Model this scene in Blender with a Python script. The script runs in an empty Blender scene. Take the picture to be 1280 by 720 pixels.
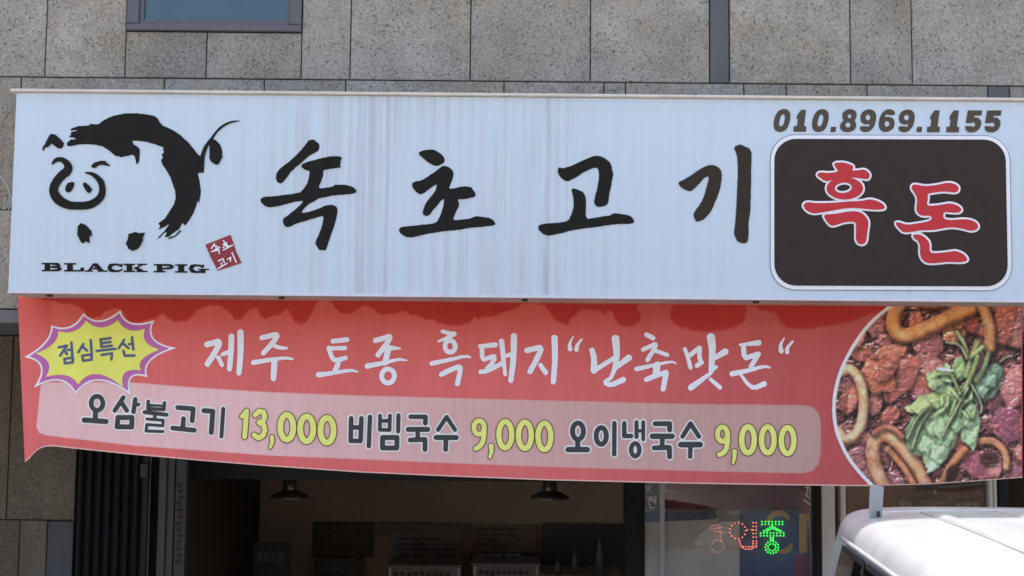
import bpy, math, random
import numpy as np
from mathutils import Vector, Matrix
random.seed(7); np.random.seed(7)
scene = bpy.context.scene
COL = scene.collection
R = math.radians

# ------------------------------------------------------------------ camera
F = 1700.0                       # focal length in pixels of the 1280 px wide photograph
CAM = np.array([0.0, -7.65, 2.45])
PITCH, ROLL = math.atan(F / 18900.0), 0.0092
_fw = np.array([0, math.cos(PITCH), math.sin(PITCH)])
_u0 = np.array([0, -math.sin(PITCH), math.cos(PITCH)])
_r0 = np.array([1.0, 0, 0])
RT = math.cos(ROLL) * _r0 + math.sin(ROLL) * _u0
UP = -math.sin(ROLL) * _r0 + math.cos(ROLL) * _u0
cd = bpy.data.cameras.new('camera'); cam = bpy.data.objects.new('camera', cd); COL.objects.link(cam)
cd.sensor_width = 36.0; cd.lens = 36.0 * F / 1280.0; cd.clip_start = 0.05; cd.clip_end = 500
m = Matrix.Identity(4)
for i in range(3):
    m[i][0], m[i][1], m[i][2], m[i][3] = RT[i], UP[i], -_fw[i], CAM[i]
cam.matrix_world = m
scene.camera = cam
scene.render.resolution_x, scene.render.resolution_y = 1024, 576

# ------------------------------------------------------------------ light
SUN_EL = 62.0
w = bpy.data.worlds.new('World'); scene.world = w; w.use_nodes = True
nt = w.node_tree; nt.nodes.clear()
sky = nt.nodes.new('ShaderNodeTexSky'); sky.sky_type = 'NISHITA'; sky.sun_disc = False
sky.sun_elevation = R(SUN_EL); sky.sun_rotation = R(0)
sky.air_density = 1.0; sky.dust_density = 4.5; sky.ozone_density = 0.6
bg = nt.nodes.new('ShaderNodeBackground'); bg.inputs[1].default_value = 0.145
wo = nt.nodes.new('ShaderNodeOutputWorld')
nt.links.new(sky.outputs[0], bg.inputs[0]); nt.links.new(bg.outputs[0], wo.inputs[0])
sd = bpy.data.lights.new('sun', 'SUN'); sd.energy = 2.1; sd.angle = R(0.5); sd.color = (1.0, 0.95, 0.87)
so = bpy.data.objects.new('sun', sd); COL.objects.link(so); so.rotation_euler = (R(-(90 - SUN_EL)), 0, 0)
so.location = (0, 10, 20)
vs = scene.view_settings; vs.view_transform = 'Standard'; vs.look = 'None'; vs.gamma = 1.0; vs.use_curve_mapping = False
vs.exposure = 1.95

# ------------------------------------------------------------------ helpers
def P(px, py, Y):
    """pixel of the photograph -> point on the upright plane y = Y"""
    px = np.asarray(px, float); py = np.asarray(py, float)
    a = (px - 640) / F; b = (360 - py) / F
    d = RT * a[..., None] + UP * b[..., None] + _fw
    t = (np.asarray(Y, float) - CAM[1]) / d[..., 1]
    return CAM + d * t[..., None]

def s2l(c):
    c = np.asarray(c, float) / 255.0
    return np.where(c <= 0.04045, c / 12.92, ((c + 0.055) / 1.055) ** 2.4)
SHADE = np.array([0.79, 0.855, 0.94])          # how a 0.85 white shows under the open sky in the photograph
def A(r, g, b):
    """photo colour of a thing in the open shade -> base colour"""
    return tuple(np.clip(s2l((r, g, b)) / SHADE * 0.85, 0.003, 0.9))

def AB(r, g, b):
    """the same for the banner, which hangs lower under the sign and gets less sky"""
    return tuple(np.clip(np.array(A(r, g, b))*(1.26, 1.30, 1.16), 0.003, 0.92))
def new_mat(name):
    mt = bpy.data.materials.new(name); mt.use_nodes = True
    t = mt.node_tree; b = t.nodes['Principled BSDF']
    return mt, t, b
def N(t, kind, **kw):
    n = t.nodes.new(kind)
    for k, v in kw.items(): setattr(n, k, v)
    return n
_mats = {}
def mat(name, col, rough=0.6, metal=0.0, var=0.06, scale=14.0, bump=0.0, bscale=80.0, spec=0.4, stretch=(1, 1, 1)):
    """painted, printed or plain surface with a little uneven tone"""
    if name in _mats: return _mats[name]
    mt, t, b = new_mat(name)
    tc = N(t, 'ShaderNodeTexCoord'); mp = N(t, 'ShaderNodeMapping'); mp.inputs['Scale'].default_value = stretch
    t.links.new(tc.outputs['Object'], mp.inputs[0])
    nz = N(t, 'ShaderNodeTexNoise'); nz.inputs['Scale'].default_value = scale; nz.inputs['Detail'].default_value = 5
    t.links.new(mp.outputs[0], nz.inputs['Vector'])
    rp = N(t, 'ShaderNodeValToRGB')
    c = np.array(col[:3])
    rp.color_ramp.elements[0].position = 0.3; rp.color_ramp.elements[1].position = 0.7
    rp.color_ramp.elements[0].color = (*(c * (1 - var)), 1); rp.color_ramp.elements[1].color = (*np.minimum(c * (1 + var), 0.95), 1)
    t.links.new(nz.outputs[0], rp.inputs[0]); t.links.new(rp.outputs[0], b.inputs['Base Color'])
    b.inputs['Roughness'].default_value = rough; b.inputs['Metallic'].default_value = metal
    b.inputs['Specular IOR Level'].default_value = spec
    if bump:
        n2 = N(t, 'ShaderNodeTexNoise'); n2.inputs['Scale'].default_value = bscale; n2.inputs['Detail'].default_value = 4
        t.links.new(mp.outputs[0], n2.inputs['Vector'])
        bm = N(t, 'ShaderNodeBump'); bm.inputs['Strength'].default_value = bump; bm.inputs['Distance'].default_value = 0.01
        t.links.new(n2.outputs[0], bm.inputs['Height']); t.links.new(bm.outputs[0], b.inputs['Normal'])
    _mats[name] = mt
    return mt

def tag(o, label=None, cat=None, group=None, kind=None):
    for k, v in (('label', label), ('category', cat), ('group', group), ('kind', kind)):
        if v: o[k] = v
    return o
def thing(name, loc, label, cat, group=None):
    o = bpy.data.objects.new(name, None); COL.objects.link(o); o.location = loc; o.empty_display_size = 0.1
    return tag(o, label, cat, group)
def link(name, me, mt, parent=None):
    o = bpy.data.objects.new(name, me); COL.objects.link(o)
    if mt: me.materials.append(mt)
    if parent is not None:
        o.parent = parent
        pw = parent.location.copy(); q = parent.parent
        while q is not None: pw = pw + q.location; q = q.parent
        if parent.get('_rot'): pass
        o.location = -pw
    return o
def mesh(name, v, f, mt, parent=None, smooth=False):
    me = bpy.data.meshes.new(name); me.from_pydata([tuple(map(float, p)) for p in v], [], f)
    if smooth: me.shade_smooth()
    me.update()
    return link(name, me, mt, parent)

class MB:
    """collects simple solids into one mesh"""
    def __init__(s): s.v = []; s.f = []
    def add(s, v, f):
        o = len(s.v); s.v += [tuple(map(float, p)) for p in v]; s.f += [tuple(i + o for i in q) for q in f]; return s
    def box(s, x0, x1, y0, y1, z0, z1, bev=0.0):
        if bev <= 0:
            return s.add([(x0,y0,z0),(x1,y0,z0),(x1,y1,z0),(x0,y1,z0),(x0,y0,z1),(x1,y0,z1),(x1,y1,z1),(x0,y1,z1)],
                  [(0,3,2,1),(4,5,6,7),(0,1,5,4),(1,2,6,5),(2,3,7,6),(3,0,4,7)])
        b = min(bev, (x1-x0)*.45, (y1-y0)*.45, (z1-z0)*.45)       # chamfer the edges of the front face (towards -y)
        return s.add([(x0,y1,z0),(x1,y1,z0),(x1,y1,z1),(x0,y1,z1),
                      (x0,y0+b,z0),(x1,y0+b,z0),(x1,y0+b,z1),(x0,y0+b,z1),
                      (x0+b,y0,z0+b),(x1-b,y0,z0+b),(x1-b,y0,z1-b),(x0+b,y0,z1-b)],
                  [(0,3,2,1),(0,1,5,4),(1,2,6,5),(2,3,7,6),(3,0,4,7),(4,5,9,8),(5,6,10,9),(6,7,11,10),(7,4,8,11),(8,9,10,11)])
    def tube(s, pts, r, n=10, cap=True):
        pts = [np.array(p, float) for p in pts]; rs = r if hasattr(r, '__len__') else [r]*len(pts)
        o = len(s.v); k = len(pts)
        for i, p in enumerate(pts):
            d = pts[min(i+1, k-1)] - pts[max(i-1, 0)]; d = d/np.linalg.norm(d)
            a = np.cross(d, (0,0,1) if abs(d[2]) < .9 else (1,0,0)); a /= np.linalg.norm(a); b = np.cross(d, a)
            for j in range(n):
                t = 2*math.pi*j/n; s.v.append(tuple(p + rs[i]*(math.cos(t)*a + math.sin(t)*b)))
        for i in range(k-1):
            for j in range(n):
                s.f.append((o+i*n+j, o+i*n+(j+1) % n, o+(i+1)*n+(j+1) % n, o+(i+1)*n+j))
        if cap:
            s.f.append(tuple(o+j for j in range(n))[::-1]); s.f.append(tuple(o+(k-1)*n+j for j in range(n)))
        return s
    def lathe(s, c, prof, n=24, axis='z'):
        o = len(s.v); k = len(prof)
        for r, h in prof:
            for j in range(n):
                t = 2*math.pi*j/n
                q = (r*math.cos(t), r*math.sin(t), h) if axis == 'z' else (h, r*math.cos(t), r*math.sin(t))
                s.v.append((c[0]+q[0], c[1]+q[1], c[2]+q[2]))
        for i in range(k-1):
            for j in range(n):
                s.f.append((o+i*n+j, o+i*n+(j+1) % n, o+(i+1)*n+(j+1) % n, o+(i+1)*n+j))
        return s
    def build(s, name, mt, parent=None, smooth=False): return mesh(name, s.v, s.f, mt, parent, smooth)

# -- fields: signed distance shapes drawn in photo pixels, cut out as one clean sheet
def vnoise(x, y, seed=0):
    xi = np.floor(x).astype(np.int64); yi = np.floor(y).astype(np.int64); xf = x - xi; yf = y - yi
    def h(a, b):
        n = (a*374761393 + b*668265263 + seed*974634777) & 0x7fffffff
        n = ((n ^ (n >> 13))*1274126177) & 0x7fffffff
        return ((n ^ (n >> 16)) & 0xffff)/65535.0
    u = xf*xf*(3-2*xf); v = yf*yf*(3-2*yf)
    return (h(xi,yi)*(1-u)+h(xi+1,yi)*u)*(1-v) + (h(xi,yi+1)*(1-u)+h(xi+1,yi+1)*u)*v
def fbm(x, y, seed=0, o=4):
    r = 0; a = .5
    for i in range(o): r = r + a*vnoise(x*2**i, y*2**i, seed+i*17); a *= .5
    return r/(1-.5**o)
def chaikin(p, closed=True, it=1):
    p = np.asarray(p, float)
    for _ in range(it):
        q = np.roll(p, -1, 0)
        if closed: p = np.stack([p*.75+q*.25, p*.25+q*.75], 1).reshape(-1, p.shape[1])
        else:
            a, b = p[:-1], p[1:]
            p = np.vstack([p[:1], np.stack([a*.75+b*.25, a*.25+b*.75], 1).reshape(-1, p.shape[1]), p[-1:]])
    return p
def sd_poly(pts):
    pts = np.asarray(pts, float)
    def f(x, y):
        d = np.full(x.shape, 1e9); ins = np.zeros(x.shape, bool)
        for a, b in zip(pts, np.roll(pts, -1, 0)):
            ex, ey = b - a; L = ex*ex + ey*ey
            if L < 1e-9: continue
            t = np.clip(((x-a[0])*ex + (y-a[1])*ey)/L, 0, 1)
            d = np.minimum(d, (x-a[0]-t*ex)**2 + (y-a[1]-t*ey)**2)
            if abs(ey) > 1e-9:
                c = ((a[1] > y) != (b[1] > y)) & (x < (y-a[1])*ex/ey + a[0]); ins ^= c
        d = np.sqrt(d); return np.where(ins, -d, d)
    f.bb = (pts[:,0].min(), pts[:,1].min(), pts[:,0].max(), pts[:,1].max()); return f
def sd_stroke(pts, wd=None, smooth=0):
    """polyline of (x, y, full width)"""
    pts = np.asarray([(p[0], p[1], (p[2] if len(p) > 2 else wd)) for p in pts], float)
    if smooth: pts = chaikin(pts, False, smooth)
    def f(x, y):
        d = np.full(x.shape, 1e9)
        for a, b in zip(pts[:-1], pts[1:]):
            ex, ey = b[0]-a[0], b[1]-a[1]; L = ex*ex + ey*ey + 1e-9
            t = np.clip(((x-a[0])*ex + (y-a[1])*ey)/L, 0, 1)
            d = np.minimum(d, np.hypot(x-a[0]-t*ex, y-a[1]-t*ey) - .5*(a[2] + t*(b[2]-a[2])))
        return d
    mw = pts[:,2].max()/2
    f.bb = (pts[:,0].min()-mw, pts[:,1].min()-mw, pts[:,0].max()+mw, pts[:,1].max()+mw); return f
def ellipse(cx, cy, rx, ry, n=36, ang=0.0):
    t = np.linspace(0, 2*math.pi, n, endpoint=False); ca, sa = math.cos(ang), math.sin(ang)
    ex, ey = rx*np.cos(t), ry*np.sin(t)
    return np.stack([cx+ex*ca-ey*sa, cy+ex*sa+ey*ca], 1)
def ring(cx, cy, rx, ry, wd, n=30):
    e = ellipse(cx, cy, rx, ry, n); e = np.vstack([e, e[:1]])
    return [(a, b, wd) for a, b in e]
def union(*fs):
    def f(x, y):
        d = fs[0](x, y)
        for g in fs[1:]: d = np.minimum(d, g(x, y))
        return d
    f.bb = (min(g.bb[0] for g in fs), min(g.bb[1] for g in fs), max(g.bb[2] for g in fs), max(g.bb[3] for g in fs)); return f
def grow(g, k, rough=0.0, rs=0.45, seed=0):
    def f(x, y):
        d = g(x, y) - k
        if rough: d = d + rough*(fbm(x*rs, y*rs, seed, 3)-.5)*2
        return d
    f.bb = (g.bb[0]-k, g.bb[1]-k, g.bb[2]+k, g.bb[3]+k); return f
def minus(a, b):
    def f(x, y): return np.maximum(a(x, y), -b(x, y))
    f.bb = a.bb; return f

def sheet(name, fld, place, mt, parent, step=1.0):
    """mesh the inside of a field (marching squares with interpolated border); place(px, py) -> world points"""
    x0, y0, x1, y1 = fld.bb; x0 -= 2*step; y0 -= 2*step; x1 += 2*step; y1 += 2*step
    nx, ny = int((x1-x0)/step)+2, int((y1-y0)/step)+2
    gx, gy = np.meshgrid(x0+step*np.arange(nx), y0+step*np.arange(ny))
    D = fld(gx, gy); D = np.where(np.abs(D) < 1e-6, 1e-6, D); I = D < 0
    verts = []; idx = {}; faces = []
    def vn(j, i):
        k = (0, j, i)
        if k not in idx: idx[k] = len(verts); verts.append((gx[j,i], gy[j,i]))
        return idx[k]
    def ve(j, i, h):                                   # crossing on the edge to the right (h) or below
        k = (1+h, j, i)
        if k not in idx:
            j2, i2 = (j, i+1) if h else (j+1, i)
            t = D[j,i]/(D[j,i]-D[j2,i2]); idx[k] = len(verts)
            verts.append((gx[j,i]+t*(gx[j2,i2]-gx[j,i]), gy[j,i]+t*(gy[j2,i2]-gy[j,i])))
        return idx[k]
    cnt = I[:-1,:-1].astype(int)+I[:-1,1:]+I[1:,:-1]+I[1:,1:]
    for j, i in zip(*np.nonzero(cnt)):
        if cnt[j,i] == 4:
            faces.append((vn(j,i), vn(j+1,i), vn(j+1,i+1), vn(j,i+1))); continue
        ring_ = [(j,i), (j+1,i), (j+1,i+1), (j,i+1)]; eds = [(j,i,0), (j+1,i,1), (j,i+1,0), (j,i,1)]
        poly = []
        for k in range(4):
            a, b = ring_[k], ring_[(k+1) % 4]
            if I[a]: poly.append(vn(*a))
            if I[a] != I[b]: poly.append(ve(*eds[k]))
        if len(poly) >= 3: faces.append(tuple(poly))
    if not verts: return None
    vv = np.array(verts); W = place(vv[:,0], vv[:,1])
    return mesh(name, W, faces, mt, parent)

def ZM(x0, y0, s):
    return lambda pts: [(x0+p[0]/s, y0+p[1]/s, *( [p[2]/s] if len(p) > 2 else [])) for p in pts]

# ------------------------------------------------------------------ key planes (m)
Y_SIGN, Y_BAN, Y_WALL, Y_SHOP, Y_BACK = 0.0, 0.34, 0.46, 1.90, 5.4
def X(px, Y, py=500): return float(P(px, py, Y)[0])
def Z(py, Y, px=640): return float(P(px, py, Y)[2])

# ------------------------------------------------------------------ materials
def stone_mat(nm, k=(1, 1, 1)):
    mt, t, b = new_mat(nm)
    tc = N(t, 'ShaderNodeTexCoord'); oi = N(t, 'ShaderNodeObjectInfo')
    add = N(t, 'ShaderNodeVectorMath', operation='ADD'); mul = N(t, 'ShaderNodeVectorMath', operation='SCALE')
    cx = N(t, 'ShaderNodeCombineXYZ')
    for i in range(3): t.links.new(oi.outputs['Random'], cx.inputs[i])
    t.links.new(cx.outputs[0], mul.inputs[0]); mul.inputs['Scale'].default_value = 37.0
    t.links.new(tc.outputs['Object'], add.inputs[0]); t.links.new(mul.outputs[0], add.inputs[1])
    def noise(sc, det=6, rgh=.6):
        n = N(t, 'ShaderNodeTexNoise'); n.inputs['Scale'].default_value = sc; n.inputs['Detail'].default_value = det
        n.inputs['Roughness'].default_value = rgh; t.links.new(add.outputs[0], n.inputs['Vector']); return n
    def ramp(src, p0, c0, p1, c1):
        r = N(t, 'ShaderNodeValToRGB'); e = r.color_ramp.elements
        e[0].position, e[1].position = p0, p1; e[0].color = (*c0, 1); e[1].color = (*c1, 1)
        t.links.new(src, r.inputs[0]); return r
    def mix(kind, fac, a, bb):
        n = N(t, 'ShaderNodeMix', data_type='RGBA', blend_type=kind)
        if isinstance(fac, float): n.inputs[0].default_value = fac
        else: t.links.new(fac, n.inputs[0])
        t.links.new(a, n.inputs[6]); t.links.new(bb, n.inputs[7]); return n
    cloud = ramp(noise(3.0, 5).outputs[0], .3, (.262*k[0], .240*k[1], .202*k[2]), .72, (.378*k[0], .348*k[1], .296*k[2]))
    grain = ramp(noise(60, 5, .75).outputs[0], .33, (.66, .66, .66), .66, (1.26, 1.26, 1.26))
    c1 = mix('MULTIPLY', 1.0, cloud.outputs[0], grain.outputs[0])
    tone = N(t, 'ShaderNodeMapRange'); tone.inputs['To Min'].default_value = .84; tone.inputs['To Max'].default_value = 1.10
    t.links.new(oi.outputs['Random'], tone.inputs[0])
    tn = N(t, 'ShaderNodeCombineColor')
    for i in range(3): t.links.new(tone.outputs[0], tn.inputs[i])
    c2 = mix('MULTIPLY', 1.0, c1.outputs[2], tn.outputs[0])
    warm = ramp(noise(1.3, 3).outputs[0], .46, (1, 1, 1), .68, (.98, .93, .83))
    c2b = mix('MULTIPLY', 1.0, c2.outputs[2], warm.outputs[0])
    # pits: small dark pores, denser in clouds
    wn = noise(34, 3, .7); ws = N(t, 'ShaderNodeVectorMath', operation='SCALE'); ws.inputs['Scale'].default_value = .028
    t.links.new(wn.outputs['Color'], ws.inputs[0]); wa = N(t, 'ShaderNodeVectorMath', operation='ADD'); t.links.new(add.outputs[0], wa.inputs[0]); t.links.new(ws.outputs[0], wa.inputs[1])
    vo = N(t, 'ShaderNodeTexVoronoi'); vo.inputs['Scale'].default_value = 54; t.links.new(wa.outputs[0], vo.inputs['Vector'])
    pit = N(t, 'ShaderNodeMapRange'); pit.inputs['From Min'].default_value = .20; pit.inputs['From Max'].default_value = .38
    pit.inputs['To Min'].default_value = 1; pit.inputs['To Max'].default_value = 0; t.links.new(vo.outputs['Distance'], pit.inputs[0])
    dn = N(t, 'ShaderNodeMapRange'); dn.inputs['From Min'].default_value = .42; dn.inputs['From Max'].default_value = .58
    t.links.new(noise(9, 4, .7).outputs[0], dn.inputs[0])
    sel = N(t, 'ShaderNodeMath', operation='MULTIPLY'); t.links.new(pit.outputs[0], sel.inputs[0]); t.links.new(dn.outputs[0], sel.inputs[1])
    vo2 = N(t, 'ShaderNodeTexVoronoi'); vo2.inputs['Scale'].default_value = 24; t.links.new(wa.outputs[0], vo2.inputs['Vector'])
    pit2 = N(t, 'ShaderNodeMapRange'); pit2.inputs['From Min'].default_value = .12; pit2.inputs['From Max'].default_value = .21
    pit2.inputs['To Min'].default_value = 1; pit2.inputs['To Max'].default_value = 0; t.links.new(vo2.outputs['Distance'], pit2.inputs[0])
    sk = N(t, 'ShaderNodeMapRange'); sk.inputs['From Min'].default_value = .60; sk.inputs['From Max'].default_value = .70; sk.inputs['To Max'].default_value = .75
    t.links.new(noise(40, 3, .8).outputs[0], sk.inputs[0])
    mx0 = N(t, 'ShaderNodeMath', operation='MAXIMUM'); t.links.new(sel.outputs[0], mx0.inputs[0]); t.links.new(sk.outputs[0], mx0.inputs[1])
    mx = N(t, 'ShaderNodeMath', operation='MAXIMUM'); t.links.new(mx0.outputs[0], mx.inputs[0]); t.links.new(pit2.outputs[0], mx.inputs[1])
    sc = N(t, 'ShaderNodeMath', operation='MULTIPLY'); sc.inputs[1].default_value = .66; t.links.new(mx.outputs[0], sc.inputs[0])
    dk = N(t, 'ShaderNodeRGB'); dk.outputs[0].default_value = (.05, .048, .046, 1)
    c3 = mix('MIX', sc.outputs[0], c2b.outputs[2], dk.outputs[0])
    t.links.new(c3.outputs[2], b.inputs['Base Color']); b.inputs['Roughness'].default_value = .85; b.inputs['Specular IOR Level'].default_value = .25
    bm = N(t, 'ShaderNodeBump', invert=True); bm.inputs['Strength'].default_value = .5; bm.inputs['Distance'].default_value = .004
    t.links.new(mx.outputs[0], bm.inputs['Height']); t.links.new(bm.outputs[0], b.inputs['Normal'])
    return mt
M_STONE = stone_mat('pitted_stone'); M_STONE2 = stone_mat('brown_recess_shade_stone', (.44, .40, .33))  # second stone is a browner copy with the recess shade put into its colour
M_JOINT = mat('joint_sealant', (.15, .148, .145), .9)
M_STRIP = mat('grey_metal_strip', A(84, 87, 90), .5, .0, .08, 9, stretch=(1, 1, .3))
M_FRAMEG = mat('grey_window_frame', A(90, 90, 97), .45, .0, .06)
M_BLACK = mat('black_metal', (.008, .008, .0085), .55, spec=.2, var=.15)
M_ALU = mat('beige_aluminium', (.56, .51, .44), .5, .0, .08, stretch=(1, 1, .2))
M_TRIM = mat('cream_metal_trim', A(206, 203, 196), .6, .0, .10, 6)
M_UNDER = mat('sign_underside', (.50, .44, .40), .7, .0, .12, 5)
M_BOLT = mat('dark_bolt', (.03, .025, .022), .6)

def glass_mat(name, tint=(.9, .95, .93), base=.06, ior=1.5):
    mt, t, b = new_mat(name); t.nodes.remove(b); out = t.nodes['Material Output']
    tr = N(t, 'ShaderNodeBsdfTransparent'); tr.inputs[0].default_value = (*tint, 1)
    gl = N(t, 'ShaderNodeBsdfGlossy'); gl.inputs['Roughness'].default_value = .015; gl.inputs[0].default_value = (.95, .97, 1, 1)
    tc = N(t, 'ShaderNodeTexCoord'); nz = N(t, 'ShaderNodeTexNoise'); nz.inputs['Scale'].default_value = 3.0; nz.inputs['Detail'].default_value = 1
    t.links.new(tc.outputs['Object'], nz.inputs['Vector'])
    bm = N(t, 'ShaderNodeBump'); bm.inputs['Strength'].default_value = .03; bm.inputs['Distance'].default_value = .02
    t.links.new(nz.outputs[0], bm.inputs['Height']); t.links.new(bm.outputs[0], gl.inputs['Normal'])
    fr = N(t, 'ShaderNodeFresnel'); fr.inputs[0].default_value = ior
    ad = N(t, 'ShaderNodeMath', operation='ADD', use_clamp=True); ad.inputs[1].default_value = base; t.links.new(fr.outputs[0], ad.inputs[0])
    mx = N(t, 'ShaderNodeMixShader'); t.links.new(ad.outputs[0], mx.inputs[0]); t.links.new(tr.outputs[0], mx.inputs[1]); t.links.new(gl.outputs[0], mx.inputs[2])
    t.links.new(mx.outputs[0], out.inputs[0]); return mt
M_GLASS = glass_mat('shop_glass', (.95, .96, .95), .0)
M_PANE = glass_mat('tinted_window_glass', (.45, .62, .62), .03)
M_CARGLASS = glass_mat('car_glass', (.34, .25, .24), .05)  # reddish tint stands in for the warm reflection on the side window

# ------------------------------------------------------------------ ground
MB().box(-150, 150, -150, 150, -.4, 0).build('ground', mat('worn_concrete_street', (.27, .245, .21), .9, var=.2, scale=2, bump=.5, bscale=180))['kind'] = 'structure'
MB().box(-9, 9, .25, 12, 0.004, .125, .03).build('pavement', mat('pavement_concrete', (.30, .29, .27), .85, var=.15, scale=3, bump=.2))['kind'] = 'structure'

# ------------------------------------------------------------------ building
XL, XR, ZROOF = -7.6, 7.6, 8.2
Z_SOFF = Z(409, Y_WALL)
bld = thing('stone_building', (0, Y_WALL, 0.125), 'grey pitted stone building with recessed shopfront behind the long signboard', 'building')
core = MB()
core.box(XL, XR, Y_WALL + .05, 9.0, Z_SOFF + .03, ZROOF)                # upper floors
core.box(XL, X(-60, Y_SHOP), Y_SHOP + .05, 9.0, .127, Z_SOFF + .028)
core.box(X(1420, Y_SHOP), XR, Y_SHOP + .05, 9.0, .127, Z_SOFF + .028)
core.box(X(-60, Y_SHOP) + .002, X(1420, Y_SHOP) - .002, Y_BACK + .25, 9.0, .127, Z_SOFF + .028)
core.build('wall_core', M_JOINT, bld)
MB().box(XL, XR, Y_WALL + .02, Y_SHOP + .3, Z_SOFF, Z_SOFF + .028).build('soffit', mat('soffit_board', (.16, .155, .15), .8), bld)
MB().box(XL - .05, XR + .05, Y_WALL - .06, 9.05, ZROOF + .002, ZROOF + .12).build('parapet_coping', M_STRIP, bld)
GAP = .0034
def slab(x0, x1, z0, z1, Y, name='stone_panel', mt=None):
    if x1 - x0 < .02 or z1 - z0 < .02: return
    o = MB().box(x0 + GAP, x1 - GAP, 0, .05, z0 + GAP, z1 - GAP, .004)
    cx, cz = (x0+x1)/2, (z0+z1)/2
    v = [(a - cx, b, c - cz) for a, b, c in o.v]
    ob = mesh(name, v, o.f, mt or M_STONE, bld)
    ob.location = Vector((cx, Y + random.uniform(-.0012, .0012), cz)) - bld.location
    return ob
zA = Z(101.5, Y_WALL); zB = Z(262, Y_WALL, 5)
zW = Z(40, Y_WALL, 270)                                                  # bottom of the upper window
xs_px = [57, 157, 377, 438, 588, 738, 887, 912, 1063, 1140, 1290]
xs = [X(p, Y_WALL, 60) for p in xs_px]
left = [xs[0] - .70*k for k in range(9, 0, -1)]; left = [max(a, XL) for a in left if a > XL - .69]
right = [xs[-1] + .70*k for k in range(1, 9)]; right = [min(a, XR) for a in right if a < XR + .69]
colsA = left + xs + right
zrows = [zA + .92*k for k in range(6)]
zrows = [z for z in zrows if z < ZROOF - .1] + [ZROOF - .002]
wx0, wx1, wz1 = xs[1], xs[2], zW + 1.25
for r in range(len(zrows) - 1):
    for a, b in zip(colsA[:-1], colsA[1:]):
        if abs(a - xs[6]) < 1e-6:
            slab(a, b, zrows[r], zrows[r+1], Y_WALL + .006, 'metal_strip', M_STRIP); continue
        if abs(a - xs[1]) < 1e-6 and zrows[r] < wz1 - .01:
            xm = X(258, Y_WALL, 70)
            if r == 0:
                slab(a, xm, zrows[r], zW, Y_WALL); slab(xm, b, zrows[r], zW, Y_WALL)
            if zrows[r+1] > wz1: slab(a, b, wz1, zrows[r+1], Y_WALL)
            continue
        slab(a, b, zrows[r], zrows[r+1], Y_WALL)
xsB = [X(p, Y_WALL, 105) for p in (26, 205, 330, 432, 630, 755, 782, 930, 983, 1084, 1235, 1262)]
colsB = [xsB[0] - .7*k for k in range(8, 0, -1) if xsB[0] - .7*k > XL] + xsB + [xsB[-1] + .7*k for k in range(1, 7) if xsB[-1] + .7*k < XR]
for a, b in zip(colsB[:-1], colsB[1:]):
    if abs(a - xsB[10]) < 1e-6: slab(a, b, zB, zA, Y_WALL + .004, 'metal_strip', M_STRIP)
    else: slab(a, b, zB, zA, Y_WALL + .004)
colsC = [X(-20, Y_WALL, 320) + .72*k for k in range(-7, 16)]; colsC = [c for c in colsC if XL < c < XR]
zC = Z_SOFF + .08
for a, b in zip(colsC[:-1], colsC[1:]):
    slab(a, b, zC, zB, Y_WALL); 
MB().box(XL, XR, Y_WALL - .025, Y_WALL + .07, Z_SOFF - .002, zC - .006).build('lintel_trim', mat('dark_lintel', (.15, .148, .145), .6), bld)
# upper window
win = MB().box(wx0 + .004, wx1 - .004, Y_WALL - .018, Y_WALL + .02, zW + .004, zW + .045, .006)
fw = .075
win.box(wx0 + .004, wx0 + fw, Y_WALL - .018, Y_WALL + .02, zW + .047, wz1 - .08, .006)
win.box(wx1 - fw, wx1 - .004, Y_WALL - .018, Y_WALL + .02, zW + .047, wz1 - .08, .006)
win.box(wx0 + .004, wx1 - .004, Y_WALL - .018, Y_WALL + .02, wz1 - .078, wz1 - .004, .006)
win.box(wx0 + fw + .002, wx1 - fw - .002, Y_WALL + .004, Y_WALL + .04, zW + .047, zW + .075)
win.box(wx0 + fw + .002, wx0 + fw + .028, Y_WALL + .004, Y_WALL + .04, zW + .077, wz1 - .082)
win.box(wx1 - fw - .022, wx1 - fw - .002, Y_WALL + .004, Y_WALL + .04, zW + .077, wz1 - .082)
wob = win.build('window', M_FRAMEG, bld)
MB().box(wx0 + fw + .03, wx1 - fw - .024, Y_WALL + .02, Y_WALL + .028, zW + .077, wz1 - .084).build('pane', M_PANE, wob)
MB().box(wx0 + fw + .03, wx1 - fw - .024, Y_WALL + .044, Y_WALL + .049, zW + .05, wz1 - .084).build('pane_backing', mat('teal_sky_reflection', (.12, .21, .23), .7, var=.35, scale=3), wob)  # backing sheet with the teal sky reflection put into its colour

# ground-floor left wall in the recess
zg = Z(650, Y_SHOP, 40); xg = X(13, Y_SHOP, 520); xgr = X(94, Y_SHOP, 620)
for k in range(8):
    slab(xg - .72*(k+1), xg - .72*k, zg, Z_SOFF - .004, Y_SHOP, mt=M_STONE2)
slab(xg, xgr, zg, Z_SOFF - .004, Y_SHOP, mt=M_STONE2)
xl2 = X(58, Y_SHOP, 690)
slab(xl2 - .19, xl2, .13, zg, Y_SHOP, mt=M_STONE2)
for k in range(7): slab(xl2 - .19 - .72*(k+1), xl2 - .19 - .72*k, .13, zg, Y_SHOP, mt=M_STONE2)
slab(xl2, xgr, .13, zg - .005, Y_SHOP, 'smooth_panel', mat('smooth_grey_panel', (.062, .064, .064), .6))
MB().box(X(-60, Y_SHOP), xgr - .01, Y_SHOP + .052, Y_SHOP + .25, .13, Z_SOFF - .002).build('wall_core', M_JOINT, bld)

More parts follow.
